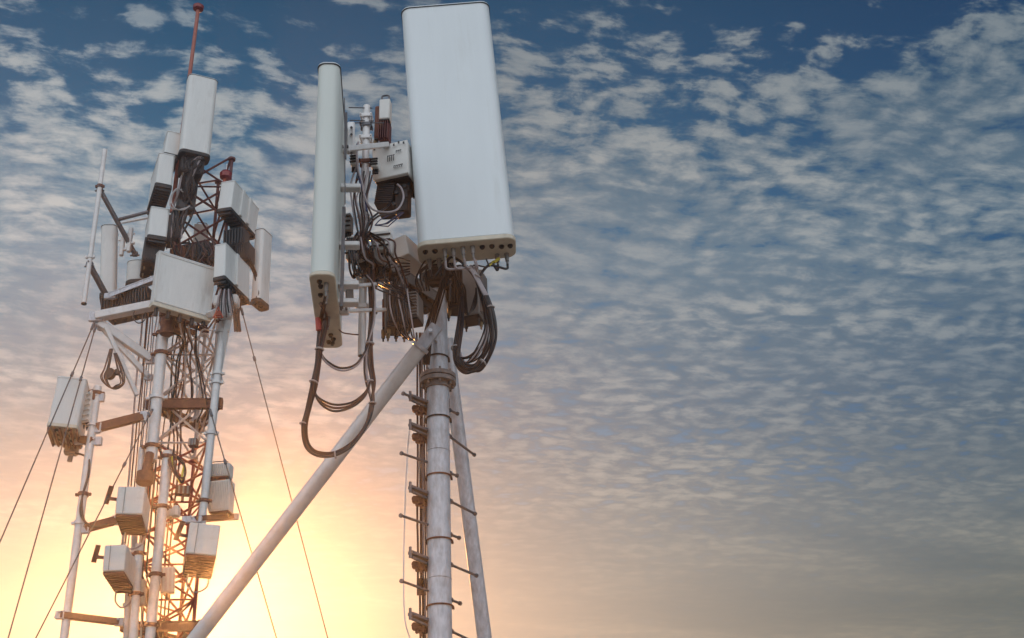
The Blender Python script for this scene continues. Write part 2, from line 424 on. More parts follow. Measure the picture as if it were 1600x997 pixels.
# black wrapped head of the mast
m = MB()
hz = mtop.z
m.rprism(RP * 2.5, RP * 2.7, hz - .02, hz + .17, .03, 5, mtop.x, YM, round_ends=.012)
m.rprism(RP * 3.1, RP * 1.7, hz + .05, hz + .12, .02, 4, mtop.x + .01, YM - .02, round_ends=.01)
for i in range(6):
    z = hz + random.uniform(-.01, .15); m.torus((mtop.x, YM, z), (random.uniform(-.3, .3), random.uniform(-.3, .3), 1), RP * 1.55, .006, 18, 5)
mk('wrapping', m, 'black', mast, True)
m = MB()
for sx in (-1, 1):
    m.bar(V((mtop.x + sx * RP * 1.15, YM - .02, hz - .10)), V((mtop.x + sx * RP * 1.5, YM - .06, hz + .28)), .012, .035)
mk('head_strap', m, 'radio_dark', mast, True)

# cable run up the left side of the mast
cr = thing('cable_run', 'bundle of red-brown feeder cables clamped up the left side of the grey mast', 'cables', V((mtop.x - .1, YM, 0)))
for i, px in enumerate((654, 658, 662, 666, 669, 660)):
    dyy = .04 + .015 * (i % 3)
    bot = at(px + 3, 990, YM + dyy)
    pts = [V((bot.x, bot.y, 0)), bot]
    for py in (930, 870, 800, 730, 680, 620, 560, 520):
        q = at(px + (990 - py) * -.006 + random.uniform(-1, 1), py, YM + dyy); pts.append(q)
    m = MB(); m.tube(spline(pts, 3), .0052 if i % 2 else .0068, 6)
    mk('cable', m, ('cable_red', 'cable_light')[i == 2 or i == 4], cr, True)
m = MB(); cab(m, [(641, 1000, YM), (632, 960, YM), (631, 860, YM), (634, 760, YM), (638, 690, YM), (642, 668, YM), (648, 664, YM)], .004, 6)
mk('thin_wire', m, 'galv_white', cr, True)
for py in (628, 672, 770, 872, 968):
    c = at(664, py, YM - .01)
    l = at(641, py - 9, YM - .12); rr_ = at(676, py + 5, YM + .02)
    m = MB()
    m.bar(l, rr_, .035, .016); m.bar(l + V((.01, 0, -.028)), rr_ + V((0, 0, -.028)), .012, .012)
    m.tube([l + V((0, 0, -.03)), l + V((0, 0, .03))], .009, 6)
    mk('clamp_arm', m, 'galv_dark', cr, True)
    for k in range(3):
        q = at(650 + k * 7, py + 11 + (k % 2) * 4, YM - .03 + .02 * k); m = MB()
        m.box(q, (.044, .042, .040), Matrix.Rotation(.3 * k, 4, 'Z') if False else None, .008)
        m.box(q + V((.004, 0, -.026)), (.016, .02, .024), None, .004)
        m.tube([q + V((-.024, 0, .008)), q + V((.024, 0, -.004))], .006, 6)
        mk('hanger', m, 'rusty', cr, True)

# ================================================================== PANEL ANTENNAS
def panel(name, label, M, H, w_, d_, r, body='radome', cap='cap_beige', caph=.035, ports=(), port_mat='black', cat='panel antenna', group=None,
          seam=True, plugs=(), bulge=0.0, inset=.0, pr=.014, lip='seam'):
    t = thing(name, label, cat, M, group)
    m = MB(); m.rprism(w_, d_, .002, H - .012, r, 7, 0, d_ / 2, round_ends=.003); mk('radome', m, body, t)
    m = MB(); m.rprism(w_ + .006, d_ + .006, H - .010, H, r, 7, 0, d_ / 2, round_ends=.003)
    mk('top_cap', m, 'radome', t)
    m = MB(); m.rprism(w_ + .010, d_ + .010, H - .0145, H - .0105, r, 7, 0, d_ / 2); mk('top_seam', m, lip, t)
    m = MB(); m.rprism(w_ + .012, d_ + .012, -caph, 0, r, 7, 0, d_ / 2, round_ends=.004); e = mk('end_cap', m, cap, t)
    for (u, v) in ports:
        m = MB(); x = u * w_ / 2; y = v * d_
        m.tube([(x, y, -caph - .008), (x, y, -caph + .002)], pr, 12); m.tube([(x, y, -caph - .016), (x, y, -caph - .006)], pr * .7, 10)
        mk('connector', m, port_mat, e)
    for (u, v) in plugs:
        m = MB(); x = u * w_ / 2; y = v * d_
        m.tube([(x, y, -caph - .05), (x, y, -caph + .002)], [pr * .7, pr * .95], 10); m.tube([(x, y, -caph - .075), (x, y, -caph - .05)], pr * .45, 8)
        mk('plug', m, 'radio_grey', e)
    return t
# --- the big one
M, H, k = frame(728, 371, 695, 6, 6.25, 0.5)
W = 152 * k; DD = .215
p1 = [(-.86, .3), (-.66, .3), (.32, .3), (.52, .3), (.72, .36), (.90, .36)]
pl1 = [(-.46, .3), (-.28, .3), (-.08, .26), (.12, .26), (-.80, .76), (-.60, .76), (.62, .80), (.82, .80)]
BIG = panel('panel_antenna', 'largest pale panel antenna in front of the grey mast, twelve sockets in its beige base', M, H, W, DD, .058, 'radome', 'cap_beige', .03, p1, plugs=pl1, pr=.016)
m = MB(); m.box((0, DD + .03, H * .25), (.12, .06, .09), None, .008); m.box((0, DD + .09, H * .25), (.05, .10, .05), None, .005)
m.box((0, DD + .03, H * .8), (.12, .06, .09), None, .008); m.bar((0, DD + .05, H * .8), (0, DD + .05, H * .1), .05, .02)
mk('mounting_bracket', m, 'galv_dark', BIG)
def under(M, u, v, w_, d_, z): return M @ V((u * w_ / 2, v * d_, z))
BM = M; BW = W; BH = H
# pole between mast head and the panel
hp = thing('mount_pipe', 'short dark steel pipe joining the mast head to the back of the largest panel', 'pipe', mtop + V((0, 0, .15)))
q = BM @ V((0, DD + .17, BH * .25)); q2 = BM @ V((0, DD + .17, BH * .85))
m = MB(); m.tube([mtop + V((0, 0, .14)), q2], .03, 16); mk('pipe', m, 'galv', hp, True)
m = MB(); m.box(q, (.10, .10, .06), None, .01); m.box(q2 + V((0, 0, -.05)), (.10, .10, .06), None, .01); mk('clamp', m, 'galv_dark', hp, True)

# --- slim antenna seen edge on
M, H, k = frame(503, 424, 514, 97, 5.50, 5.0)
W2 = 37 * k; D2 = .80
pp = [(-.25, .07), (-.2, .13), (-.3, .24), (-.25, .36), (.15, .80), (.35, .86), (.2, .92), (-.1, .90)]
pl2 = [(.3, .1), (.25, .2), (.1, .55), (-.25, .48)]
SL = panel('panel_antenna', 'tall slim pale antenna seen edge on, left of the largest panel, long beige base', M, H, W2, D2, .045, 'radome_green', 'cap_beige', .022, pp, plugs=pl2, pr=.0135)
m = MB(); m.bar((W2 / 2 + .022, .34, -.02), (W2 / 2 + .022, .34, H * .45), .018, .03); m.bar((W2 / 2 + .022, .34, H * .70), (W2 / 2 + .022, .34, H * .93), .012, .03)
m.tube([(W2 / 2 + .03, .30, H * .45), (W2 / 2 + .012, .30, H * .99)], .003, 5)
mk('rear_rail', m, 'galv_dark', SL)
for z in (H * .02 + .10, .02, H * .28, H * .56):
    m = MB(); m.box((W2 / 2 + .055, .36, z), (.11, .055, .028), None, .004); mk('mounting_bracket', m, 'galv_white', SL)
SM, SH = M, H

# --- centre pipe and its arms
YP = 6.25
cp = thing('mount_pipe', 'tall pale mounting pipe between the slim antenna and the largest panel', 'pipe', at(565, 556, YP))
m = MB(); pa, pb = at(565, 556, YP), at(573, 166, YP); dd = (pb - pa)
m.tube([pa, pb], .0215, 16); mk('pipe', m, 'galv_white', cp, True)
m = MB(); m.tube([pa - dd.normalized() * .003, pa + dd.normalized() * .01], .018, 12); mk('bore_shade', m, 'black', cp, True)  # black disc stands in for the shade inside the open pipe
def pcl(py, px=None, w_=.075, mt='galv_white', Y=YP, parent=cp):
    f = (556 - py) / 390.; c = pa + dd * f; m = MB()
    m.box(c + V((0, -.024, 0)), (w_, .012, .026), None, .003); m.box(c + V((0, .024, 0)), (w_, .012, .026), None, .003)
    for s_ in (-1, 1): m.tube([c + V((s_ * w_ * .42, -.045, 0)), c + V((s_ * w_ * .42, .045, 0))], .0045, 6)
    mk('clamp', m, mt, parent, True); return c
for py, mt in ((185, 'galv_white'), (222, 'galv_white'), (200, 'galv_dark'), (262, 'rusty'), (380, 'galv_dark'), (445, 'galv_white'), (487, 'galv_white'), (352, 'galv_white')): pcl(py, mt=mt)
# horizontal stand-offs to the slim antenna
for (y0, y1, xa, lab) in ((233, 226, 540, 'upper pale bracket arm between the slim antenna and the pale pipe'), (449, 443, 533, 'bolted pale bracket arm low on the slim antenna, upper of the pair'), (486, 484, 538, 'bolted pale bracket arm low on the slim antenna, lower of the pair')):
    A_, B_ = at(xa, y0, 5.95), at(601 if y0 > 300 else 606, y1, YP + .03)
    t = thing('standoff_bracket', lab, 'bracket', A_)
    m = MB(); m.bar(A_, B_, .028, .018 if y0 > 300 else .03, ch=.003); mk('arm', m, 'galv_white', t, True)
    m = MB(); m.box(A_, (.05, .03, .045), None, .005)
    mk('end_plate', m, 'galv_white', t, True)
    for q_ in (A_ + V((-.014, 0, 0)), A_ + V((.014, 0, 0)), B_ + V((-.05, 0, 0))):
        m = MB(); m.tube([q_ + V((0, -.035, 0)), q_ + V((0, .04, 0))], .006, 6); mk('bolt', m, 'galv_dark', t, True)
# thin rods at the top
for i, (x0, y0, x1, y1) in enumerate(((545, 168, 582, 169), (546, 188, 584, 189), (545, 192, 600, 192))):
    m = MB(); m.tube([at(x0, y0, 6.2), at(x1, y1, 6.25)], .0035, 6)
    solo('threaded_rod', ('thin horizontal steel rod across the top of the pale pipe', 'upper of two close thin rods under the pipe top', 'longer lower thin rod under the pipe top')[i], 'rod', m, 'galv_dark')
# second short pipe + white plate left of top
m = MB(); m.box(at(548, 213, 6.1), (.045, .03, .20), None, .008); m.box(at(549, 236, 6.08), (.06, .035, .03), None, .005)
o = thing('bracket_plate', 'upright pale bolted plate beside the top of the slim antenna back', 'bracket', at(548, 245, 6.1)); mk('plate', m, 'galv_white', o, True)
for py in (199, 210, 232, 240):
    m = MB(); m.tube([at(549, py, 6.04), at(549, py, 6.2)], .008, 6); mk('bolt', m, 'galv_dark', o, True)

# --- radio units
def radio(label, M, w_, d_, h, body='radio_grey', cover=None, fins='front', nf=14, name='radio_unit', cat='radio unit', group=None, ports=4, under_mat='cap_dark', handle=True, marks=False, finmat=None):
    t = thing(name, label, cat, M, group)
    m = MB(); m.box((0, d_ / 2, h / 2), (w_, d_, h), None, .006); b = mk('body', m, body, t)
    m = MB()
    if fins == 'front':
        for i in range(nf):
            x = -w_ / 2 + w_ * (i + .5) / nf; m.box((x, -.012, h * .5), (w_ / nf * .35, .026, h * .9), None, 0)
    elif fins == 'side':
        for i in range(nf):
            y = d_ * (i + .5) / nf
            for s_ in (-1, 1): m.box((s_ * (w_ / 2 + .010), y, h * .5), (.022, d_ / nf * .35, h * .9), None, 0)
    elif fins == 'horiz':
        for i in range(nf):
            z = h * (i + .5) / nf; m.box((0, -.012, z), (w_ * .92, .026, h / nf * .35), None, 0)
    if m.v: mk('cooling_fins', m, finmat or body, t, smooth=False)
    m = MB(); m.box((0, d_ / 2, -.005), (w_ * .94, d_ * .94, .012), None, .003); u = mk('base_plate', m, under_mat, t)
    for i in range(ports):
        m = MB(); x = -w_ * .36 + w_ * .72 * (i % max(1, (ports + 1) // 2)) / max(1, (ports + 1) // 2 - 1 if ports > 2 else 1); y = d_ * (.3 if i < (ports + 1) // 2 else .7)
        m.tube([(x, y, -.04), (x, y, -.008)], .011, 8); m.tube([(x, y, -.06), (x, y, -.038)], .006, 6)
        mk('connector', m, 'black' if i % 3 else 'brass', u)
    if handle:
        m = MB(); m.tube(spline([(-w_ * .3, d_ * .4, h), (-w_ * .3, d_ * .4, h + .04), (w_ * .3, d_ * .4, h + .04), (w_ * .3, d_ * .4, h)], 4), .006, 6); mk('handle', m, 'galv_dark', t)
    if cover:
        m = MB(); m.box((0, -.020 if fins else -.008, h * .5), (w_ * 1.02, .014, h * 1.0), None, .005); mk('cover', m, cover, t)
    if marks:
        m = MB()
        for (x0, z0, n_, hh) in ((.05, .50, 4, .040), (.30, .66, 3, .012), (.22, .22, 5, .016)):
            for i in range(n_):
                x = (x0 - .1) * w_ + i * .012
                m.box((x, -.0285, h * z0), (.004, .003, hh)); m.box((x + .003, -.0285, h * z0 + hh / 2), (.009, .003, .005))
        for i in range(7): m.box((-w_ * .42 + w_ * .14 * i, -.029, h * (.88 + .04 * (i % 2))), (.010, .004, .016))
        mk('marking', m, 'black', t)
    return t
# white covered radio behind the big panel
M, H, k = frame(612, 278, 610, 226, 6.30, -14)
t = radio('white radio unit with dark printed marks and ribbed black underside, tucked behind the largest panel', M, 58 * k, .24, H, 'box_white', 'box_white', None, ports=6, marks=True)
M2, H2, k2 = frame(600, 322, 607, 279, 6.36, -10, 0)
m = MB(); hw = 15 * k2
for i in range(15): m.box((0, .02, H2 * (i + .5) / 15), (hw * 1.9, .10, H2 / 15 * .5))
m.box((0, .10, H2 / 2), (hw * 2, .10, H2), None, .004)
I = M.inverted(); m.v = [I @ (M2 @ p) for p in m.v]; mk('cooling_fins', m, 'radio_dark', t, smooth=False)
M3, H3, k3 = frame(625, 328, 626, 281, 6.33, -10)
m = MB(); m.box((0, .06, H3 / 2), (22 * k3, .09, H3), None, .008); m.v = [I @ (M3 @ p) for p in m.v]; b3 = mk('connector_panel', m, 'cap_dark', t)
for (px, py) in ((619, 300), (632, 290), (615, 318), (628, 315), (634, 305)):
    m = MB(); q = at(px, py, 6.33); m.tube([q, q + V((0, .05, .01))], .012, 10); m.v = [I @ p for p in m.v]; mk('connector', m, 'black', b3)
# brown/white pair at the top
M, H, k = frame(600, 185, 601, 154, 6.3, -5); radio('small white radio with dark round knobs at the very top of the pale pipe', M, 17 * k, .07, H, 'box_white', None, None, ports=2, name='small_radio')
M, H, k = frame(599, 220, 600, 187, 6.33, -5); radio('dark brown radio directly under the small white topmost radio', M, 17 * k, .08, H, 'red_top', None, 'front', 5, ports=2)
M, H, k = frame(588, 215, 590, 165, 6.35, -5); radio('narrow red-brown radio beside the small white topmost radio', M, 8 * k, .07, H, 'rusty', None, None, ports=1, handle=False)
# junction boxes
for (x, y, w_, h_, mt, lab) in ((551, 248, 9, 16, 'box_white', 'small pinkish white junction box on the pipe left of the white radio'), (584, 252, 11, 14, 'box_white', 'small cream junction box with cables beside the white radio'),
                                (541, 345, 12, 26, 'radio_grey', 'small grey filter box left of the pale pipe, below mid height'), (594, 375, 30, 30, 'box_white', 'cluttered pale connector block right of the pale pipe'), (549, 385, 20, 34, 'box_white', 'pale ribbed block left of the pale pipe near the dark arm')):
    M, H, k = frame(x, y + h_ / 2, x + .5, y - h_ / 2, 6.2, -8)
    t = thing('junction_box', lab, 'junction box', M); m = MB(); m.box((0, .04, H / 2), (w_ * k, .07, H), None, .005); mk('housing', m, mt, t)
    m = MB()
    for i in range(3): m.box((0, 0, H * (.22 + .28 * i)), (w_ * k * 1.06, .012, .006))
    mk('strap', m, 'radio_dark', t)
    for i in range(3):
        m = MB(); m.tube([(w_ * k * (-.3 + .3 * i), .04, -.03), (w_ * k * (-.3 + .3 * i), .04, .002)], .007, 7); mk('connector', m, 'black', t)
# white wedge box and grey plate beside it
M, H, k = frame(628, 402, 622, 372, 6.45, -22); t = thing('equipment_box', 'plain white box with a grey sloping side, between the pipe and the beige base', 'box', M)
m = MB(); m.box((0, .12, H / 2), (28 * k, .26, H), None, .004); mk('housing', m, 'box_white', t)
m = MB(); m.bar((-14 * k - .01, 0, H), (-14 * k - .03, .02, -.08), .004, .10); mk('side_plate', m, 'radio_grey', t)
# dark cross arm from the pipe to the mast
A_, B_ = at(569, 398, 6.22), at(672, 470, 6.78)
t = thing('cross_arm', 'wide black channel arm sloping from the pale pipe to the mast head', 'arm', A_)
m = MB(); m.channel(A_, B_, .13, .07, .008); mk('channel', m, 'radio_grey', t, True)
m = MB(); m.bar(A_ + V((0, .0, -.07)), B_ + V((-.02, 0, -.06)), .10, .06, ch=.006); mk('lower_rail', m, 'black', t, True)
m = MB()
for f in (.12, .3, .5, .7, .9):
    c = A_.lerp(B_, f) + V((0, 0, -.09)); m.box(c, (.05, .05, .05), None, .008); m.tube([c + V((0, -.06, .08)), c + V((0, -.06, -.06))], .006, 6)
mk('clamp', m, 'black', t, True)
# lower radio with ribs
M, H, k = frame(622, 508, 620, 432, 6.35, 14); radio('dark ribbed radio hanging under the black arm left of the mast head', M, 36 * k, .12, H, 'radio_dark', None, 'front', 10, ports=6)
M, H, k = frame(641, 496, 640, 458, 6.5, -12); radio('brownish louvred radio between the black arm and the diagonal brace', M, 26 * k, .12, H, 'radio_grey', None, 'horiz', 8, ports=2)
M, H, k = frame(602, 510, 602, 466, 6.42, 5); radio('slim purple-brown radio right of the pale pipe under the black arm', M, 10 * k, .10, H, 'rusty', None, None, ports=2, handle=False)
M, H, k = frame(733, 492, 731, 420, 6.95, -14); radio('grey equipment radio right of the mast, behind the looped black cables', M, 34 * k, .14, H, 'radio_grey', None, 'side', 5, ports=4)
M, H, k = frame(712, 478, 711, 420, 6.82, 10); radio('black radio clamped to the right side of the mast head', M, 24 * k, .12, H, 'radio_dark', None, 'front', 6, ports=4)
M, H, k = frame(547, 470, 546, 448, 6.25, 10); radio('small brown box hanging by the lower bracket arms, left of the pipe', M, 12 * k, .06, H, 'radio_grey', None, None, ports=2, handle=False)

# ------------------------------------------------------------------ cables of the near mast
def bundle(label, base, items, name='cable_bundle', cat='cables', ties=()):
    t = thing(name, label, cat, base)
    for (pix, r, mt, jit) in items:
        m = MB(); cab(m, pix, r, 7, jit); mk('cable', m, mt, t, True)
    for (px, py, Y, r, ax) in ties:
        m = MB(); m.torus(at(px, py, Y), ax, r * .8, r * .2, 12, 5); mk('cable_tie', m, 'tie_white', t, True)
    return t
def sock(u, v): return under(BM, u, v, BW, DD, -.10)
def topix(p):
    d = p - EYE; f = d.dot(FW); return (800 + F_PX * d.dot(RT) / f, 498.5 - F_PX * d.dot(UP) / f, p.y)
its = []
for i, (u, v) in enumerate(((-.46, .3), (-.28, .3), (-.08, .26), (.12, .26), (-.60, .76), (-.80, .76))):
    s0 = topix(sock(u, v)); o_ = i * 1.6
    if i < 4:
        pix = [s0, (s0[0] + 4, s0[1] + 14, 6.33), (731 + i * 3, 420, 6.35), (744 + o_, 437, 6.36), (757 + o_, 462, 6.37), (766 + o_, 490, 6.38), (770 + o_, 525, 6.4), (764 + o_ * .6, 556, 6.42), (748, 574 + o_, 6.45), (727, 585 - i * 4, 6.48), (712 + i, 570 - i * 2, 6.5), (710 + i * 3, 545, 6.5), (716 + i * 2, 500, 6.55), (722, 455, 6.6)]
    else:
        pix = [s0, (s0[0] + 6, s0[1] + 10, 6.38), (705, 402, 6.38), (735, 423, 6.37), (752, 450, 6.38), (762, 490, 6.4), (766, 530, 6.42), (752, 560, 6.44), (733, 560 + i * 3, 6.46), (714, 553, 6.5), (718, 500, 6.56), (722, 450, 6.6)]
    its.append((pix[:5], .0070, 'cable_light' if i < 4 else 'cable', .0))  # first lengths pale: highlights on black cable put into the colour
    its.append((pix[4:], .0082, 'cable', .006))
for i, (u, v) in enumerate(((.62, .80), (.82, .80))):
    s0 = topix(sock(u, v))
    its.append(([s0, (s0[0] - 2, s0[1] + 8, 6.42), (768 - i * 2, 412 + i * 3, 6.40), (752, 428, 6.39), (748, 450, 6.40), (757, 490, 6.42), (757, 530, 6.45), (735, 556, 6.48), (716, 560, 6.5)], .0075, 'cable', .003))
for i in range(2):
    its.append(([(722 + i, 445, 6.6), (720 - i, 500, 6.58), (712 + i * 2, 540, 6.55), (716 + i * 2, 572 - i * 3, 6.5), (738, 578 - i * 6, 6.48), (758 - i * 3, 550, 6.46), (764 - i * 5, 510, 6.46), (760 - i * 6, 470, 6.5), (748 - i * 4, 440, 6.55)], .0065, 'cable', .006))
tx = (0, .3, 1)
for i in range(5):
    s0 = topix(sock(-.5 + i * .22, .42))
    its.append(([s0, (s0[0] + 3, s0[1] + 12, 6.36), (722 + i * 4, 415, 6.37), (741 + i * 2, 434, 6.38), (756 + i * 2, 470, 6.40), (764 - i * 2, 520, 6.42), (750 - i * 3, 556, 6.45), (726, 566, 6.5), (716, 540, 6.52)], .0048, 'cable_light' if i % 2 else 'cable', .004))
bundle('thick black looped cables with highlights painted pale hanging from the largest panel base', at(727, 590, 6.48), its, ties=((746, 432, 6.36, .022, (.5, 0, .8)), (767, 480, 6.38, .024, (0, 0, 1)), (712, 544, 6.52, .03, tx), (755, 566, 6.43, .026, (.7, 0, .7))))
m = MB()
for (px, py) in ((695, 398),): m.tube([at(px - 2, py - 2, 6.375), at(px + 5, py + 3, 6.375)], .0095, 8)
for (px, py) in ((768, 412), (776, 407)): m.tube([at(px - 4, py + 3, 6.398), at(px + 4, py - 3, 6.405)], .0098, 8)
solo('marker_tape', 'short yellow marker tapes round the black cables under the largest panel', 'tape', m, 'tape_yellow')
# slim antenna loops
its = []
def sock2(u, v): return topix(under(SM, u, v, W2, D2, -.08))
starts = [(.3, .1), (.25, .2), (.1, .55), (-.25, .48), (-.3, .24)]
for i, (u, v) in enumerate(starts):
    s0 = sock2(u, v); o_ = i * 1.5
    its.append(([s0, (500 + i * 3, 500, 5.85), (496 + o_, 545, 5.88), (494 + o_, 570, 5.9), (487 + o_, 605, 5.92), (479 + o_, 640, 5.95), (472 + o_, 668, 5.97), (477 + o_, 698 - i, 6.0), (496, 713 - o_, 6.02), (525, 712 - o_, 6.05), (552, 694 - i, 6.08), (574 - i * .6, 662, 6.1), (583 - i, 632, 6.1), (581 + i, 600, 6.12), (576 + i * 1.5, 570, 6.14), (577 + i, 530, 6.15), (579 + i, 490, 6.17), (576 + i * 2, 440, 6.2), (574 + i * 2, 405, 6.22)], .0072, 'cable_red' if i % 3 else 'cable', .003))
for i in range(3):
    its.append(([(489, 602, 5.93), (496 + i, 620 + i * 4, 5.95), (520, 632 + i * 5, 6.0), (548, 629 + i * 4, 6.05), (570, 614 + i * 3, 6.08), (579, 596, 6.1)], .0062, 'cable_red' if i % 2 else 'cable', .002))
for i in range(2):
    its.append(([(499, 548, 5.89), (510, 563 + i * 3, 5.92), (532, 575 + i * 4, 5.97), (555, 569 + i * 4, 6.03), (570, 551 + i * 3, 6.08), (577, 535, 6.13)], .0058, 'cable_light' if i else 'cable', .002))
for i in range(2):
    its.append(([(570 + i * 3, 430, 6.2), (583 + i, 450, 6.15), (582 + i * 2, 500, 6.15), (572 + i * 2, 545, 6.14), (570 + i * 3, 585, 6.13), (580, 625, 6.11)], .006, 'cable_light' if i else 'cable', .002))
bundle('red-brown tied cables looping low below the slim antenna to the pale pipe', at(510, 714, 6.02), its, ties=((499, 546, 5.885, .026, (.1, 0, 1)), (490, 597, 5.915, .026, (.3, 0, 1)), (474, 662, 5.97, .022, (.2, 0, 1)), (524, 711, 6.05, .022, (1, 0, .1)), (582, 630, 6.1, .022, (0, 0, 1)), (578, 596, 6.12, .024, (0, 0, 1)), (578, 537, 6.14, .026, (0, 0, 1))))
m = MB(); m.tube([at(497, 497, 5.84), at(498, 516, 5.85)], .015, 8); m.tube([at(509, 482, 5.9), at(506, 505, 5.9)], .013, 8)
solo('marker_tape', 'bright red tapes on the cables under the slim antenna base', 'tape', m, 'tape_red')
m = MB(); cab(m, [(519, 475, 6.0), (522, 500, 6.05), (533, 518, 6.1), (548, 522, 6.15), (560, 523, 6.2)], .004, 6)
solo('thin_cable', 'thin single wire arcing from the slim antenna base to the pipe', 'cable', m, 'cable_red')
# tangle at the centre pipe
its = []
its.append(([(560, 222, 6.2), (557, 245, 6.17), (559, 265, 6.16), (566, 285, 6.15), (571, 310, 6.13), (583, 328, 6.12), (605, 332, 6.13), (622, 326, 6.18), (630, 310, 6.24), (627, 295, 6.28), (621, 288, 6.3)], .006, 'cable_light', .002))
its.append(([(558, 225, 6.2), (558, 262, 6.18), (563, 285, 6.15), (570, 305, 6.14), (573, 330, 6.13)], .006, 'cable_blue', .002))
its.append(([(610, 317, 6.32), (604, 324, 6.22), (590, 333, 6.15), (578, 345, 6.13), (572, 360, 6.13), (570, 376, 6.15)], .0062, 'cable', .002))
its.append(([(628, 330, 6.3), (614, 334, 6.25), (592, 338, 6.2), (576, 352, 6.18), (569, 372, 6.18)], .006, 'cable', .002))
for i in range(9):
    x = 553 + i * 3.2; its.append(([(x + 3, 262 + (i % 3) * 6, 6.2), (x - 3 + (i % 2) * 3, 290, 6.17), (x - 4, 315, 6.17), (x + 2, 345, 6.17), (x * .5 + 284, 375, 6.18), (x * .6 + 227, 405, 6.2)], .0042 if i % 2 else .0055, ('cable_light', 'cable', 'cable_red')[i % 3], .008))
for i in range(4):
    its.append(([(625 + i * 2, 332, 6.35), (610, 338 + i * 4, 6.35), (596 + i * 3, 345 + i * 3, 6.33), (586, 352, 6.3)], .0035, 'cable_blue', .01))
bundle('dense tangle of black and pale cables hanging down the upper pale pipe', at(569, 405, 6.2), its)
its = []
for i in range(12):
    x = 556 + i * 5; its.append(([(560 + i * 2, 362 + (i % 4) * 4, 6.2), (x, 375 + (i * 7) % 11, 6.12), (x + 5, 392 + (i * 5) % 13, 6.13), (575 + i * 4.5, 412 + (i * 3) % 9, 6.2), (560 + i * 7, 436 + (i * 5) % 14, 6.3)], .0055 if i % 3 else .007, ('cable', 'cable', 'cable_light', 'cable_red')[i % 4], .012))
for i in range(6):
    its.append(([(640, 408 + i * 4, 6.4), (620 - i * 4, 405 + i * 7, 6.25), (600 - i * 3, 418 + i * 6, 6.2), (610 + i * 2, 440 + i * 4, 6.2), (632 + i * 3, 452 + i * 5, 6.3)], .0045, 'cable', .01))
for i in range(5):
    its.append(([(543 + i * 3, 372, 6.15), (545 + i * 2, 395, 6.1), (548 + i * 3, 420, 6.12), (552 + i * 4, 432, 6.15), (560 + i * 3, 420, 6.2)], .0062, 'cable', .01))
bundle('knotted mass of black cables where the dark arm meets the pipe', at(565, 440, 6.2), its)
its = []
for i in range(7):
    its.append(([(612 + i * 4, 440 + i * 2, 6.3), (608 + i * 5, 465, 6.24), (612 + i * 5, 490 + i, 6.24), (622 + i * 4, 515 + i * 2, 6.3), (638 + i * 2, 531, 6.4), (652, 528, 6.55)], .0045, 'cable' if i % 3 else 'cable_light', .006))
bundle('thin black cables drooping from the ribbed radios to the diagonal brace', at(640, 531, 6.4), its)
its = []
for i in range(5):
    its.append(([(655 + i * 4, 455, 6.5), (648 + i * 5, 435 - i * 3, 6.45), (662 + i * 5, 412, 6.42), (680 + i * 5, 400, 6.45), (690 + i * 3, 425, 6.5), (686 + i * 2, 458, 6.55), (664 + i * 3, 520, 6.68), (662 + i * 2, 570, 6.74)], .0055, 'cable', .01))
for i in range(4):
    its.append(([(700 + i * 5, 405, 6.5), (712 - i * 2, 425, 6.5), (716 + i * 3, 448, 6.55), (722 + i * 2, 470, 6.6), (730 + i, 492, 6.65), (742, 478 - i * 5, 6.65), (744, 450, 6.6)], .0055, 'cable', .008))
bundle('black cables crowding over the wrapped mast head below the largest panel', at(690, 500, 6.5), its)

# ================================================================== LEFT TOWER
YT = 14.0
def vert(px, py, Y):                                 # foot of a plumb line through a photo point
    p = at(px, py, Y); return V((p.x, p.y, 0))
LA, LB = vert(240, 700, YT), vert(325, 700, YT + .06)
side = (LB - LA).length; LC = (LA + LB) / 2 + V((.02, side * .87, 0))
def zt(py, Y=YT): return at(285, py, Y).z
tower = thing('lattice_tower', 'red and white triangular lattice tower crowded with antennas at the left', 'tower', (LA + LB + LC) / 3)
legs = [LA, LB, LC]
def section(z0, z1, mt, lab, step):
    s_ = None
    m = MB()
    for i in range(3):
        a, b = legs[i], legs[(i + 1) % 3]
        nst = max(1, round((z1 - z0) / step)); h = (z1 - z0) / nst
        for j in range(nst):
            za, zb = z0 + j * h, z0 + (j + 1) * h
            off = (b - a).cross(UPV).normalized() * .012
            m.tube([a + V((0, 0, za)) + off, b + V((0, 0, zb)) + off], .0145, 6); m.tube([b + V((0, 0, za)) - off, a + V((0, 0, zb)) - off], .0145, 6)
            if j % 2 == 0: m.tube([a + V((0, 0, za)), b + V((0, 0, za))], .012, 6)
    s_ = mk('tower_section', m, mt, tower, True, label=lab)
    for p in legs:
        m = MB(); m.tube([p + V((0, 0, z0)), p + V((0, 0, z1))], .022, 12)
        for zz_ in (z0 + .03, z1 - .03): m.tube([p + V((0, 0, zz_ - .014)), p + V((0, 0, zz_ + .014))], .05, 12)
        mk('leg', m, mt, s_, True)
zs = [0, zt(880), zt(690), zt(488), zt(245)]
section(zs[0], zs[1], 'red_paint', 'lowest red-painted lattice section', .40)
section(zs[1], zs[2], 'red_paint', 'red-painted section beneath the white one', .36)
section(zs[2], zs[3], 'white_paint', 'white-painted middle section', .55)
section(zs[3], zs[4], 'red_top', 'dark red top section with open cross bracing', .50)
# clamped collars
for py, hgt in ((632, .12), (978, .10)):
    z = zt(py); m = MB()
    ex = .14
    for i in range(3):
        a, b = legs[i] + V((0, 0, z)), legs[(i + 1) % 3] + V((0, 0, z)); d_ = (b - a).normalized(); nrm = d_.cross(UPV) * .05
        m.channel(a - d_ * ex + nrm, b + d_ * ex + nrm, .07, hgt, .012)
    mk('collar_frame', m, 'rusty' , tower, True)

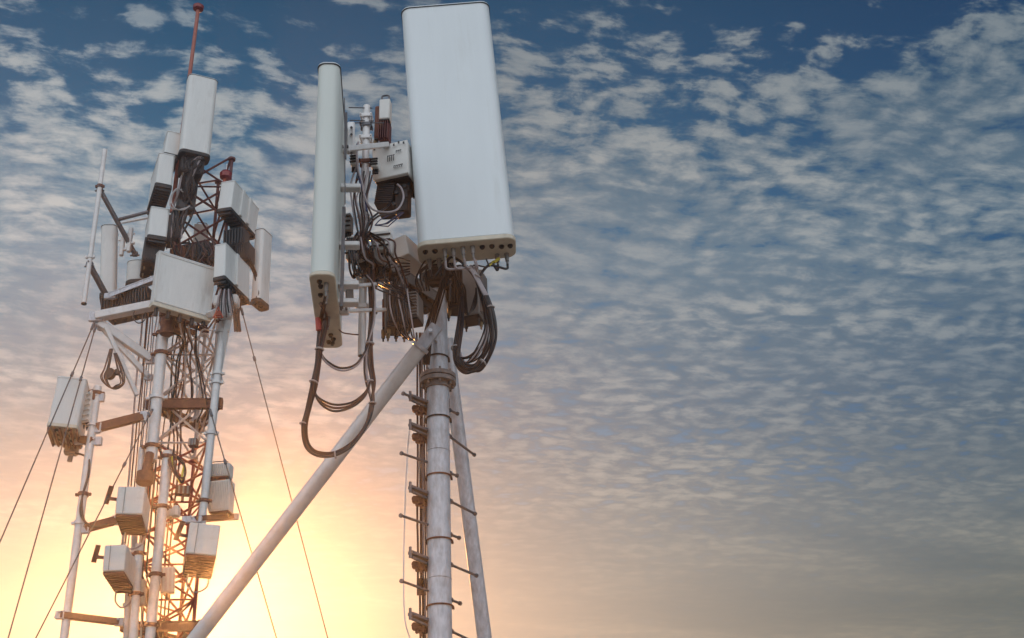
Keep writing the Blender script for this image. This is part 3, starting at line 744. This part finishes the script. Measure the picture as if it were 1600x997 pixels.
def vpipe(label, x0, y0, x1, y1, Y, r, mt='galv_white', bands=(), name='mount_pipe', cat='pipe', Y1=None, group=None, capm=None):
    a, b = at(x0, y0, Y), at(x1, y1, Y1 if Y1 else Y)
    t = thing(name, label, cat, a, group); m = MB(); m.tube([a, b], r, 14); mk('pipe', m, mt, t, True)
    for f in bands:
        m = MB(); c = a.lerp(b, f); ax = (b - a).normalized()
        m.tube([c - ax * .02, c + ax * .02], r * 1.35, 14); m.bar(c + V((-r * 1.9, 0, 0)), c + V((r * 1.9, 0, 0)), .03, .03)
        mk('clamp', m, 'galv_white' if f * 10 % 2 < 1 else 'rusty', t, True)
    if capm:
        m = MB(); ax = (b - a).normalized(); m.tube([a - ax * .004, a + ax * .012], r * 1.12, 14); mk('end_cap', m, capm, t, True)
    return t
vpipe('thick pale vertical pipe on the left front corner of the tower, upper length', 236, 720, 256, 508, 13.7, .066, 'galv_white', (.1, .45, .78, .93))
vpipe('pale vertical pipe on the tower front, lower length reaching the picture bottom', 233, 1010, 262, 706, 13.62, .055, 'galv_white', (.1, .35, .7, .97))
vpipe('pale vertical pipe along the right corner of the tower, clamped with rings', 314, 830, 352, 468, 13.8, .046, 'galv_white', (.12, .4, .62, .66, .85, .9))
vpipe('thin pale pipe on the far left edge of the tower foot', 196, 1010, 222, 700, 13.75, .035, 'galv_white', (.2, .6))
vpipe('second thin pale pipe left of the lower tower front', 207, 1010, 218, 850, 13.6, .045, 'galv_white', (.5, .9))
# feeder cables up the tower
its = []
ft = thing('feeder_cables', 'many parallel reddish feeder cables strapped up the left face of the tower', 'cables', V((LA.x - .1, YT - .1, 0)))
for i in range(10):
    px = 206 + i * 4.2 + random.uniform(-1, 1); Yc = YT - .10 - .05 * (i % 3)
    m = MB(); foot = at(px - 12, 1000, Yc)
    pts = [V((foot.x, foot.y, 0)), foot]
    for py in (900, 800, 700, 600, 540, 490): pts.append(at(px + (700 - py) * .085 + random.uniform(-2, 2), py, Yc))
    m.tube(spline(pts, 3), random.choice((.007, .009, .012)), 6); mk('cable', m, random.choice(('cable_red', 'rusty', 'cable_light', 'cable_red', 'white_paint')), ft, True)
ft2 = thing('feeder_cables', 'loose pinkish cables winding inside the white tower section', 'cables', V((LB.x - .2, YT + .1, 0)))
for i in range(5):
    px = 264 + i * 6; Yc = YT + .1 + .05 * (i % 4)
    m = MB(); foot = at(px - 28, 1000, Yc); pts = [V((foot.x, foot.y, 0)), foot]
    for py in (900, 800, 700, 640, 590, 550, 510, 470): pts.append(at(px + (600 - py) * .085 + random.uniform(-5, 5), py, Yc))
    m.tube(spline(pts, 4), random.choice((.008, .011)), 6); mk('cable', m, random.choice(('cable_red', 'white_paint', 'rusty', 'black')), ft2, True)

# lightning rod with round head
a, b = at(285, 205, 13.9), at(310, 12, 13.9)
t = thing('lightning_rod', 'tall pinkish red rod with a round dark red head at the top of the tower', 'lightning rod', a)
m = MB(); m.tube([a + (a - b) * .6, a], .028, 10); m.tube([a, b], .026, 10); mk('rod', m, 'red_rod', t, True)
m = MB(); ax = (b - a).normalized(); m.tube([b - ax * .05, b - ax * .03, b + ax * .02, b + ax * .05], [.04, .072, .078, .05], 18); mk('head', m, 'red_lamp', t, True)
# obstruction lamp
c = at(353, 273, 13.85); t = thing('obstruction_lamp', 'round dark red warning lamp with a thin spike on the top right of the tower', 'lamp', c + V((0, 0, -.06)))
m = MB(); m.tube([c + V((0, 0, -.065)), c + V((0, 0, -.05)), c + V((0, 0, .01)), c + V((0, 0, .045)), c + V((0, 0, .06))], [.045, .075, .082, .06, .02], 18); mk('lens', m, 'red_lamp', t, True)
m = MB(); m.tube([c + V((0, 0, .05)), c + V((.0, 0, .17))], .006, 6); mk('spike', m, 'galv_white', t, True)
m = MB(); m.tube([c + V((-.02, 0, -.2)), c + V((-.01, 0, -.06))], .02, 8); mk('stem', m, 'red_paint', t, True)

# front sector antennas
und = [(-.6, .3), (-.2, .3), (.2, .3), (.6, .3), (-.5, .7), (0, .7), (.5, .7)]
def undl(n_): return [(s_ * .4, (i + .6) / n_) for i in range(n_) for s_ in (-1, 1)]
M, H, k = frame(306, 236, 319, 119, 13.6, 26); A_M = M
t = panel('panel_antenna', 'grey rounded antenna highest on the tower, beside the tall red rod', M, H, 47 * k, .22, .07, 'radome_white', 'cap_dark', .05, und, cat='panel antenna', plugs=[(.3, .5), (-.3, .5), (0, .5)], pr=.02)
M, H, k = frame(285, 484, 294, 405, 13.35, 38)
t = panel('panel_antenna', 'broad square white panel angled on the tower front, the largest on the left tower', M, H, 77 * k / math.cos(R(44)) * .90, .11, .02, 'radome_white', 'cap_beige', .05, (), pr=.025, lip='radome_white')
for i in range(5):
    m = MB(); m.tube([(-.3 + .15 * i, .05, -.15), (-.3 + .15 * i, .05, -.045)], .026, 10); mk('connector', m, 'cap_dark', t)
m = MB(); m.box((0, .17, .05), (.3, .10, .12), None, .01); m.box((0, .17, H * .7), (.3, .10, .1), None, .01); mk('mounting_bracket', m, 'rusty', t)
w_e = 77 * k / math.cos(R(44)) * .90
m = MB()
for z in (.02, H - .03): m.box((0, -.004, z), (w_e * .97, .008, .018))
for x in (-1, 1): m.box((x * w_e * .477, -.004, H / 2), (.018, .008, H * .90))
mk('rim', m, 'box_white', t)
# left sector
for (bx, by, tx_, ty, Y, yaw, wpx, dep, lab, bm) in (
        (268, 240, 274, 206, 13.75, 24, 23, .34, 'small white antenna box with a black underside, left of the topmost grey antenna', 'radome_white'),
        (256, 287, 262, 240, 13.6, 24, 25, .70, 'white antenna box with a long black underside, upper left of the tower', 'radome_white'),
        (246, 368, 251, 324, 13.45, 22, 29, .62, 'white antenna box over black ribs, just above the broad square panel', 'radome_white')):
    M, H, k = frame(bx, by, tx_, ty, Y, yaw)
    t = panel('panel_antenna', lab, M, H, wpx * k, dep, .03, bm, 'cap_dark', .06, undl(6), pr=.02, lip=bm)
    m = MB()
    for i in range(12): m.box((0, dep * (i + .5) / 12, -.075), (wpx * k * .92, dep / 12 * .4, .03))
    mk('cooling_fins', m, 'radio_dark', t, smooth=False)
# right sector
for (bx, by, tx_, ty, Y, yaw, wpx, dep, lab) in (
        (350, 325, 356, 283, 13.8, -15, 24, .72, 'boxy grey antenna with black underside at the upper right of the tower'),
        (342, 432, 344, 381, 13.35, -15, 20, .66, 'boxy white antenna with black underside right of the broad square panel')):
    M, H, k = frame(bx, by, tx_, ty, Y, yaw)
    t = panel('panel_antenna', lab, M, H, wpx * k, dep, .02, 'radome_white', 'cap_dark', .05, undl(6), pr=.02, lip='radome_white')
    m = MB()
    for f in ((.34, .62) if 'boxy grey' in lab else (.45,)): m.box((wpx * k / 2 + .012, dep * f, H / 2), (.03, .06, H * .96), None, .006)
    mk('side_rib', m, 'radome_white', t)
    m = MB()
    for i in range(9): m.box((0, dep * (i + .5) / 9, -.065), (wpx * k * .9, dep / 9 * .4, .03))
    mk('cooling_fins', m, 'radio_dark', t, smooth=False)
M, H, k = frame(398, 466, 404, 357, 14.2, -20); panel('panel_antenna', 'slim upright white antenna at the far right of the tower head', M, H, 17 * k, .26, .05, 'radome_white', 'cap_dark', .06, undl(3), pr=.016)
M, H, k = frame(168, 456, 170, 350, 14.1, 12); panel('panel_antenna', 'slim grey antenna behind the white pole at the left of the tower head', M, H, 24 * k, .30, .06, 'radome_white', 'cap_dark', .06, undl(3), pr=.016)
M, H, k = frame(209, 436, 211, 405, 13.9, 0)
t = panel('canister_antenna', 'short drum-shaped white antenna with dark base between two arms left of the tower', M, H, 30 * k, .2, .1, 'box_white', 'cap_dark', .05, und[:4], pr=.015, cat='antenna', lip='radio_grey')
m = MB(); m.box((0, .25, H * .6), (.15, .08, H * 1.4), None, .01); mk('mounting_bracket', m, 'radio_grey', t)

# omni pole on the far left and its two arms
t = vpipe('long thin white pole with a dark open lower end, leftmost on the tower head', 131, 475, 164, 234, 13.6, .030, 'galv_white', (.29, .75), 'pole_antenna', 'antenna', capm='black')
def arm(label, pts, wd, ht, mt, name='support_arm', chn=False, bolts=True):
    A_, B_ = at(*pts[0]), at(*pts[1]); t = thing(name, label, 'arm', A_ if A_.z < B_.z else B_)
    m = MB()
    if chn: m.channel(A_, B_, wd, ht, .012)
    else: m.bar(A_, B_, wd, ht, ch=.006)
    mk('beam', m, mt, t, True)
    if bolts:
        for q in (A_, B_):
            m = MB(); m.box(q, (wd * 1.4, .05, ht * 1.25), None, .006); m.tube([q + V((0, -.06, .02)), q + V((0, .06, .02))], .012, 6); m.tube([q + V((-.06, 0, -.02)), q + V((.06, 0, -.02))], .011, 6)
            mk('end_plate', m, 'galv_dark' if mt == 'galv_dark' else 'galv', t, True)
arm('upper dark square arm holding the leftmost white pole', ((156, 296, 13.62), (211, 397, 14.2)), .05, .05, 'galv_dark')
arm('lower dark square arm holding the leftmost white pole', ((140, 414, 13.62), (178, 484, 14.1)), .06, .06, 'galv_dark')
arm('thin dark cross strut from the upper dark arm to the black ribbed box', ((186, 343, 13.9), (232, 331, 13.8)), .04, .035, 'galv_dark', bolts=False)
arm('short pale horizontal strut behind the slim grey antenna', ((190, 348, 14.3), (232, 340, 14.2)), .03, .03, 'galv_white', bolts=False)
arm('pale open channel arm above the black box left of the square panel', ((172, 463, 13.7), (243, 436, 13.75)), .10, .06, 'galv', chn=True)
arm('long white box beam below the black box, meeting the stay wires', ((150, 495, 13.6), (245, 476, 13.6)), .12, .10, 'galv_white')
arm('wide white brace from the beam corner down to the tower corner', ((155, 505, 13.65), (237, 562, 13.85)), .10, .09, 'galv_white', 'diagonal_brace')
arm('second wide white brace below the first from the beam corner', ((160, 512, 13.7), (233, 590, 13.9)), .07, .06, 'galv_white', 'diagonal_brace')
arm('thin steep white brace falling from the beam corner', ((165, 510, 13.6), (214, 618, 13.8)), .05, .05, 'galv_white', 'diagonal_brace', bolts=False)
arm('flat white steep brace on the right corner of the tower', ((362, 470, 13.75), (338, 592, 13.85)), .10, .04, 'galv_white', 'diagonal_brace')
arm('short pale beam under the boxy white antenna at the right', ((326, 492, 13.5), (385, 462, 14.0)), .08, .07, 'galv_white', bolts=False)
M, H, k = frame(193, 484, 194, 454, 13.75, -12)
t = radio('wide black radio between two pale beams left of the square panel', M, 78 * k, .30, H, 'radio_dark', None, 'front', 16, ports=8)
# brackets next to the slim grey antenna
for (x, y, h_, lab) in ((191, 385, 34, 'white curved bracket beside the slim grey antenna'), (203, 375, 44, 'pale bolted bracket beside the upper dark arm')):
    m = MB(); q = at(x, y, 14.1); mm = mpp(q); m.box(q, (.05, .06, h_ * mm), None, .008); m.box(q + V((.02, 0, -.05)), (.09, .04, .03), None, .004); m.tube([q + V((-.05, -.02, .08)), q + V((.06, -.02, .08))], .012, 6)
    solo('bracket_plate', lab, 'bracket', m, 'galv_white')
# right head cluster
t = thing('head_clamp', 'pale knuckle of clamps on top of the right tower pipe', 'clamp', at(354, 480, 13.6))
m = MB(); q = at(354, 472, 13.6); m.box(q, (.30, .16, .14), None, .02); m.box(q + V((0, 0, -.14)), (.16, .14, .16), None, .02); mk('block', m, 'galv_white', t, True)
for i in range(9):
    m = MB(); m.tube(spline([at(345 + i * 2, 452 + i % 3, 13.45), at(340 + i * 3, 470, 13.4), at(338 + i * 4, 488 + (i * 5) % 12, 13.45)], 4), .010, 6); mk('cable', m, ('cable_light', 'cable_red', 'cable')[i % 3], t, True)
t = thing('small_bracket', 'small red triangular bracket at the right below the square panel', 'bracket', at(341, 496, 13.3)); m = MB()
m.tube([at(334, 496, 13.3), at(341, 480, 13.3), at(348, 496, 13.3), at(334, 496, 13.3)], .012, 6); mk('frame', m, 'red_paint', t, True)
m = MB(); m.box(at(341, 490, 13.34), (.06, .03, .07), None, .008); mk('block', m, 'red_paint', t, True)
# dark dangling cable ends on right
its = [([(x, 440, 14.0), (x + 3, 465, 13.95), (x - 1, 490, 13.95), (x + 1, 518, 13.95)], .018 if i < 2 else .012, 'cable_red' if i else 'black', .01) for i, x in enumerate((370, 374, 366))]
its += [([(388, 395 + i * 5, 14.0), (400, 430, 14.2), (403, 458, 14.2), (396, 472, 14.2), (382, 472 + i, 14.1), (374, 462, 14.0)], .013, 'cable', .015) for i in range(4)]
bundle('dark dangling cables at the right of the tower head under the slim antenna', at(371, 518, 13.95), its)
# head tangle
its = []
for i in range(20):
    x = 288 + (i * 7) % 34
    its.append(([(x, 238 + i % 4 * 3, 13.65), (288 + (i * 5) % 28, 258, 13.68), (286 + (i * 11) % 22, 276, 13.72), (282 + (i * 3) % 22, 300, 13.8), (270 + (i * 5) % 28, 330, 13.9), (268 + (i * 7) % 16, 372, 13.95)], .014, ('cable', 'black', 'cable', 'radio_dark')[i % 4] if i % 9 else 'cable_light', .03))
bundle('thick black cable tangle hanging beneath the topmost grey antenna', at(280, 372, 13.9), its)
m = MB()
M, H, k = frame(300, 268, 303, 240, 13.7, 26); radio('black radio box hidden in cables under the topmost grey antenna', M, 36 * k, .2, H, 'radio_dark', None, 'front', 8, ports=6)
M, H, k = frame(290, 325, 296, 278, 13.85, 20); radio('upright black radio on the tower left of the red cross bracing', M, 24 * k, .16, H, 'radio_dark', None, 'side', 5, ports=4)
M, H, k = frame(267, 375, 270, 335, 13.95, 10); radio('dark radio deep in the tower behind the white ribbed antenna box', M, 20 * k, .2, H, 'radio_dark', None, 'side', 5, ports=2)
M, H, k = frame(238, 408, 242, 372, 13.55, 20); radio('black ribbed radio below the white antenna box at the left edge', M, 30 * k, .45, H, 'radio_dark', None, 'front', 8, ports=6)
m = MB(); cab(m, [(286, 300, 13.6), (276, 295, 13.5), (266, 310, 13.45), (268, 325, 13.45), (285, 328, 13.5), (296, 322, 13.6)], .009, 6); cab(m, [(284, 296, 13.6), (272, 300, 13.5), (268, 316, 13.45), (276, 327, 13.45), (290, 325, 13.55)], .008, 6)
solo('looped_cable', 'thin white looped cable against the black boxes upper left of the tower', 'cable', m, 'tie_white')
its = []
for i in range(16):
    x0 = 265 + i * 5; its.append(([(x0, 370 + (i * 7) % 18, 13.8), (x0 + 8, 385 + (i * 5) % 16, 13.75), (x0 + 2, 400 + i % 5 * 3, 13.75), (x0 + 12, 412 + (i * 3) % 12, 13.8)], .012, ('cable', 'cable_red', 'black', 'cable_red')[i % 4], .05))
bundle('dark cable clutter seen over the top edge of the broad square panel', at(300, 425, 13.8), its)
for (x0, y0, w_, h_, lab) in ((306, 392, 44, 24, 'dark radio lying just over the top edge of the broad square panel'), (364, 370, 34, 26, 'dark radio between the two boxy right-hand antennas'), (378, 392, 22, 26, 'small dark radio behind the slim right-hand antenna'), (276, 398, 24, 22, 'small rusty radio over the left corner of the square panel')):
    M, H, k = frame(x0, y0 + h_ / 2, x0 + 1, y0 - h_ / 2, 14.0, -12); radio(lab, M, w_ * k, .2, H, 'rusty' if 'rusty' in lab else 'radio_dark', None, 'front', 7, ports=3)
M, H, k = frame(312, 382, 315, 350, 14.5, 10); t = radio('pale distant radio seen through the red cross bracing', M, 22 * k, .1, H, 'box_white', None, None, ports=2)
# under the broad panel: brackets
t = thing('pipe_bracket', 'rusty bracket frame under the broad square panel', 'bracket', at(265, 520, 13.6)); m = MB()
m.bar(at(250, 490, 13.5), at(320, 515, 14.0), .05, .06); m.bar(at(252, 505, 13.5), at(305, 520, 14.0), .05, .05); m.tube([at(262, 498, 13.55), at(260, 522, 13.55)], .08, 12)
m.box(at(272, 512, 13.65), (.22, .16, .14), None, .02)
mk('frame', m, 'rusty', t, True)
its = [([(262 + i * 9, 492 + i * 3, 13.5), (270 + i * 6, 515, 13.6), (284 + i * 3, 530 + i * 3, 13.8), (276 + i * 5, 560, 13.9), (272 + i * 8, 600 + i * 5, 14.0), (266 + i * 7, 660, 14.1)], .011, ('cable', 'cable_red', 'white_paint')[i % 3], .04) for i in range(9)]
bundle('cables fanning down from the broad square panel into the tower', at(290, 660, 13.9), its)
m = MB(); cab(m, [(210, 486, 13.5), (208, 497, 13.5), (216, 505, 13.5), (226, 500, 13.5), (227, 488, 13.5)], .007, 6)
solo('looped_cable', 'single thin dark cable loop under the long white box beam', 'cable', m, 'cable')

# coil hanging under the beam
its = [([(172 + i, 545, 13.6), (163 + i * 2, 575, 13.6), (158 + i * 2, 590 - i, 13.6), (168 + i, 602 + i, 13.62), (182, 607 - i, 13.62), (194 - i, 598, 13.6), (192 - i * 2, 580, 13.6), (182 - i, 552, 13.6)], .008, 'cable_red' if i % 2 else 'black', .008) for i in range(5)]
bundle('coiled dark cable hanging below the white braces, left of the tower', at(180, 607, 13.6), its)
m = MB(); q = at(170, 583, 13.58); m.tube([q, q + V((.02, .05, 0))], .07, 12); m.tube([q + V((.09, 0, .02)), q + V((.09, .05, .02))], .035, 10)
solo('cable_reel', 'small dark reel at the left of the coiled cable', 'reel', m, 'cap_dark')

# lower left sector antenna and its pipe
M, H, k = frame(98, 662, 113, 590, 13.2, 12)
t = panel('panel_antenna', 'pale antenna far left, lowest of the panels, with a ribbed brown underside', M, H, 45 * k, .60, .03, 'radome_white', 'cap_beige', .04, undl(4), pr=.018, lip='radome_white')
m = MB()
for i in range(6): m.box(((-.42 + .17 * i) * 50 * k, .28, -.06), (.02, .5, .05))
mk('rib', m, 'rusty', t); m = MB(); m.box((.05, .58, -.03), (.16, .1, .24), None, .02); m.tube([(.05, .6, -.22), (.05, .6, -.12)], .03, 8); mk('tail_box', m, 'radio_grey', t)
LP = vpipe('slim pale pipe at the lower left carrying the lowest panel', 98, 1010, 153, 604, 13.45, .046, 'galv_white', (.11, .45, .56, .84, .97), capm=None)
for (p, q, lab) in (((122, 625, 13.5), (152, 622, 13.45), 'upper short bracket between the lowest panel and its pipe'), ((128, 688, 13.55), (148, 690, 13.45), 'lower rusty bracket between the lowest panel and its pipe')):
    arm(lab, (p, q), .12, .08, 'rusty', 'standoff_bracket', bolts=True)
M, H, k = frame(133, 660, 138, 612, 13.4, -20); radio('narrow pinkish box with louvres right of the lowest panel', M, 14 * k, .12, H, 'box_white', None, 'horiz', 6, ports=2)
arm('rusty beam from the lower left pipe to the tower, upper of three', ((150, 669, 13.45), (222, 651, 13.7)), .09, .10, 'rusty')
arm('rusty beam behind the square boxes to the lower left pipe, middle of three', ((132, 826, 13.45), (182, 813, 13.6)), .08, .09, 'rusty')
arm('long rusty beam near the picture bottom to the lower left pipe, lowest of three', ((94, 961, 13.4), (186, 972, 13.6)), .07, .07, 'rusty')
its = [([(118, 708, 13.55), (130, 711, 13.5), (139, 718, 13.42), (138 - i, 745, 13.4), (128 + i, 775, 13.4), (126 + i * 2, 800, 13.4), (133, 816, 13.4), (146, 823 + i, 13.45), (168, 819, 13.5)], .012, 'cable_red' if i else 'cable', .006) for i in range(2)]
bundle('red-brown cable curving down the lower left pipe', at(135, 823, 13.4), its)

# small square antennas low on the tower
def sqbox(label, bx, by, tx_, ty, Y, yaw, wpx, dep):
    M, H, k = frame(bx, by, tx_, ty, Y, yaw); wd = wpx * k
    t = thing('square_antenna', label, 'antenna', M)
    m = MB(); m.box((0, dep / 2, H / 2), (wd, dep, H), None, .01); mk('housing', m, 'box_white', t)
    m = MB(); m.box((wd * -.22, -.004, H / 2), (.006, .008, H * .95)); mk('cover_seam', m, 'radio_grey', t)
    m = MB(); m.box((0, dep / 2, -.015), (wd * .96, dep * .96, .03), None, .005)
    for i in range(8): m.box((0, dep * (i + .5) / 8, -.036), (wd * .9, .012, .014))
    mk('base_plate', m, 'rusty', t)
    m = MB(); m.bar((-wd / 2 - .07, .02, H * 1.02), (-wd / 2 - .12, .10, H * .45), .05, .02); m.bar((-wd / 2 - .09, .05, H * .6), (-wd / 2, .08, H * .6), .03, .03); mk('side_handle', m, 'rusty', t)
    m = MB(); m.box((wd * .2, dep + .05, H * .5), (.14, .12, .12), None, .01); mk('mounting_bracket', m, 'rusty', t)
    m = MB(); m.tube(spline([(-wd * .3, dep * .8, -.04), (-wd * .3, dep * .8, -.16), (0, dep * .85, -.22), (wd * .35, dep * .9, -.15), (wd * .4, dep, .0)], 5), .010, 6); mk('cable_tail', m, 'cable_light', t)
    return t
sqbox('small white square antenna with a rusty base low on the left, upper of two', 201, 803, 206, 760, 13.0, 10, 42, .62)
sqbox('small white square antenna with a cable tail low on the left, lower of two', 177, 892, 181, 851, 13.0, 6, 34, .72)
sqbox('small white square antenna at the right foot of the tower near the sunset glare', 314, 866, 321, 818, 12.9, 16, 48, .80)
M, H, k = frame(338, 744, 340, 724, 13.9, -8); radio('pinkish finned radio on the right of the tower, upper of two stacked', M, 40 * k, .14, H, 'box_white', None, 'front', 12, ports=4, under_mat='rusty')
M, H, k = frame(341, 798, 344, 750, 13.9, -8); radio('taller pinkish finned radio on the right of the tower, lower of two stacked', M, 34 * k, .16, H, 'box_white', None, 'front', 12, ports=4, under_mat='rusty')
arm('flat tan shelf beam under the stacked finned radios', ((300, 812, 13.7), (358, 808, 14.2)), .16, .06, 'rusty', 'shelf_bracket')
q = at(227, 745, 13.5); m = MB(); m.tube([q + V((0, 0, -.09)), q + V((0, 0, -.07)), q + V((0, 0, .05)), q + V((0, 0, .06))], [.08, .10, .10, .07], 18); m.tube([q + V((0, 0, .06)), q + V((.01, .05, .3))], .05, 10)
solo('drum_antenna', 'dark rusty drum clamped low on the left front of the tower', 'antenna', m, 'rusty')
its = [([(262 + i * 3, 712, 13.6), (270 + i * 2, 735, 13.55), (284, 750 + i, 13.55), (290 - i, 738, 13.6), (284, 722 + i, 13.6), (266, 706, 13.65)], .012, ('tape_yellow' if i == 2 else 'cable_red'), .02) for i in range(4)]
bundle('coil of red and yellow cable on the tower front above the red section', at(278, 752, 13.6), its)
# random small boxes / clamps on the tower face
for i, (px, py, w_, h_, mt, lab) in enumerate(((300, 690, 14, 12, 'rusty', 'tiny rusty junction box beside the right tower pipe'), (265, 798, 26, 16, 'box_white', 'pale junction box midway down the red lattice'), (208, 880, 16, 30, 'box_white', 'upright pale box on the left foot of the tower'),
                                              (262, 905, 22, 40, 'white_paint', 'white slatted box at the front of the lower lattice'), (215, 925, 22, 40, 'white_paint', 'white slatted box left of the lower front pipe'), (286, 765, 22, 14, 'rusty', 'small rusty box inside the red lattice'))):
    M, H, k = frame(px, py + h_ / 2, px + 1, py - h_ / 2, 13.75, random.uniform(-20, 20))
    t = thing('junction_box', lab, 'junction box', M); m = MB(); m.box((0, .05, H / 2), (w_ * k, .09, H), None, .008); mk('housing', m, mt, t)
    m = MB()
    for j in range(3): m.box((w_ * k * (-.3 + .3 * j), -.004, H / 2), (.02, .012, H * .86))
    mk('slat', m, 'radio_grey' if mt == 'rusty' else 'box_white', t)
    m = MB(); m.tube([(0, .05, -.07), (0, .05, .002)], .016, 8); mk('connector', m, 'rusty', t)

# stay wires
def stay(label, p, q, r=.0075):
    A_, B_ = at(*p), at(*q); G_ = to_ground(A_, B_)
    t = thing('stay_wire', label, 'wire', G_, 'thin stay wires running down from the tower')
    m = MB(); m.tube([A_, G_], r, 6); mk('wire', m, 'wire', t, True)
    m = MB(); d_ = (G_ - A_).normalized(); m.tube([A_, A_ + d_ * .12], r * 2.2, 8); m.tube([A_ + d_ * .9, A_ + d_ * .96], r * 2.4, 8); mk('turnbuckle', m, 'galv_dark', t, True)
stay('thin stay wire from the white beam corner, outer of the two at the far left', (147, 505, 13.55), (2, 842, 12.2))
stay('thin stay wire from the white beam corner, inner of the two at the far left', (150, 508, 13.55), (12, 1000, 12.0))
stay('thin stay wire crossing in front of the lower left pipe', (238, 640, 13.6), (56, 997, 12.2))
stay('long thin stay wire falling from the tower head past the slanting brace', (377, 482, 13.9), (512, 997, 12.4))
stay('thin stay wire from the right tower corner into the sunset glare', (328, 640, 13.7), (432, 997, 12.4))
stay('short thin wire hanging along the right of the tower head', (371, 470, 13.9), (376, 545, 13.6), .004) if False else None

# ------------------------------------------------------------------ evening haze that carries the sun's glow
hz_ = MB(); hz_.box((0, 0, 1.6), (14000, 14000, 21.2)); 
hm = bpy.data.materials.new('haze'); hm.use_nodes = True; nt = hm.node_tree; nt.nodes.clear()
ov = nt.nodes.new('ShaderNodeOutputMaterial'); pv = nt.nodes.new('ShaderNodeVolumePrincipled')
pv.inputs['Color'].default_value = (.92, .90, .92, 1); pv.inputs['Density'].default_value = .0050; pv.inputs['Anisotropy'].default_value = .90
nt.links.new(pv.outputs[0], ov.inputs['Volume']); MATS['haze'] = hm
ho = mk('haze', hz_, 'haze', smooth=False); ho['kind'] = 'stuff'
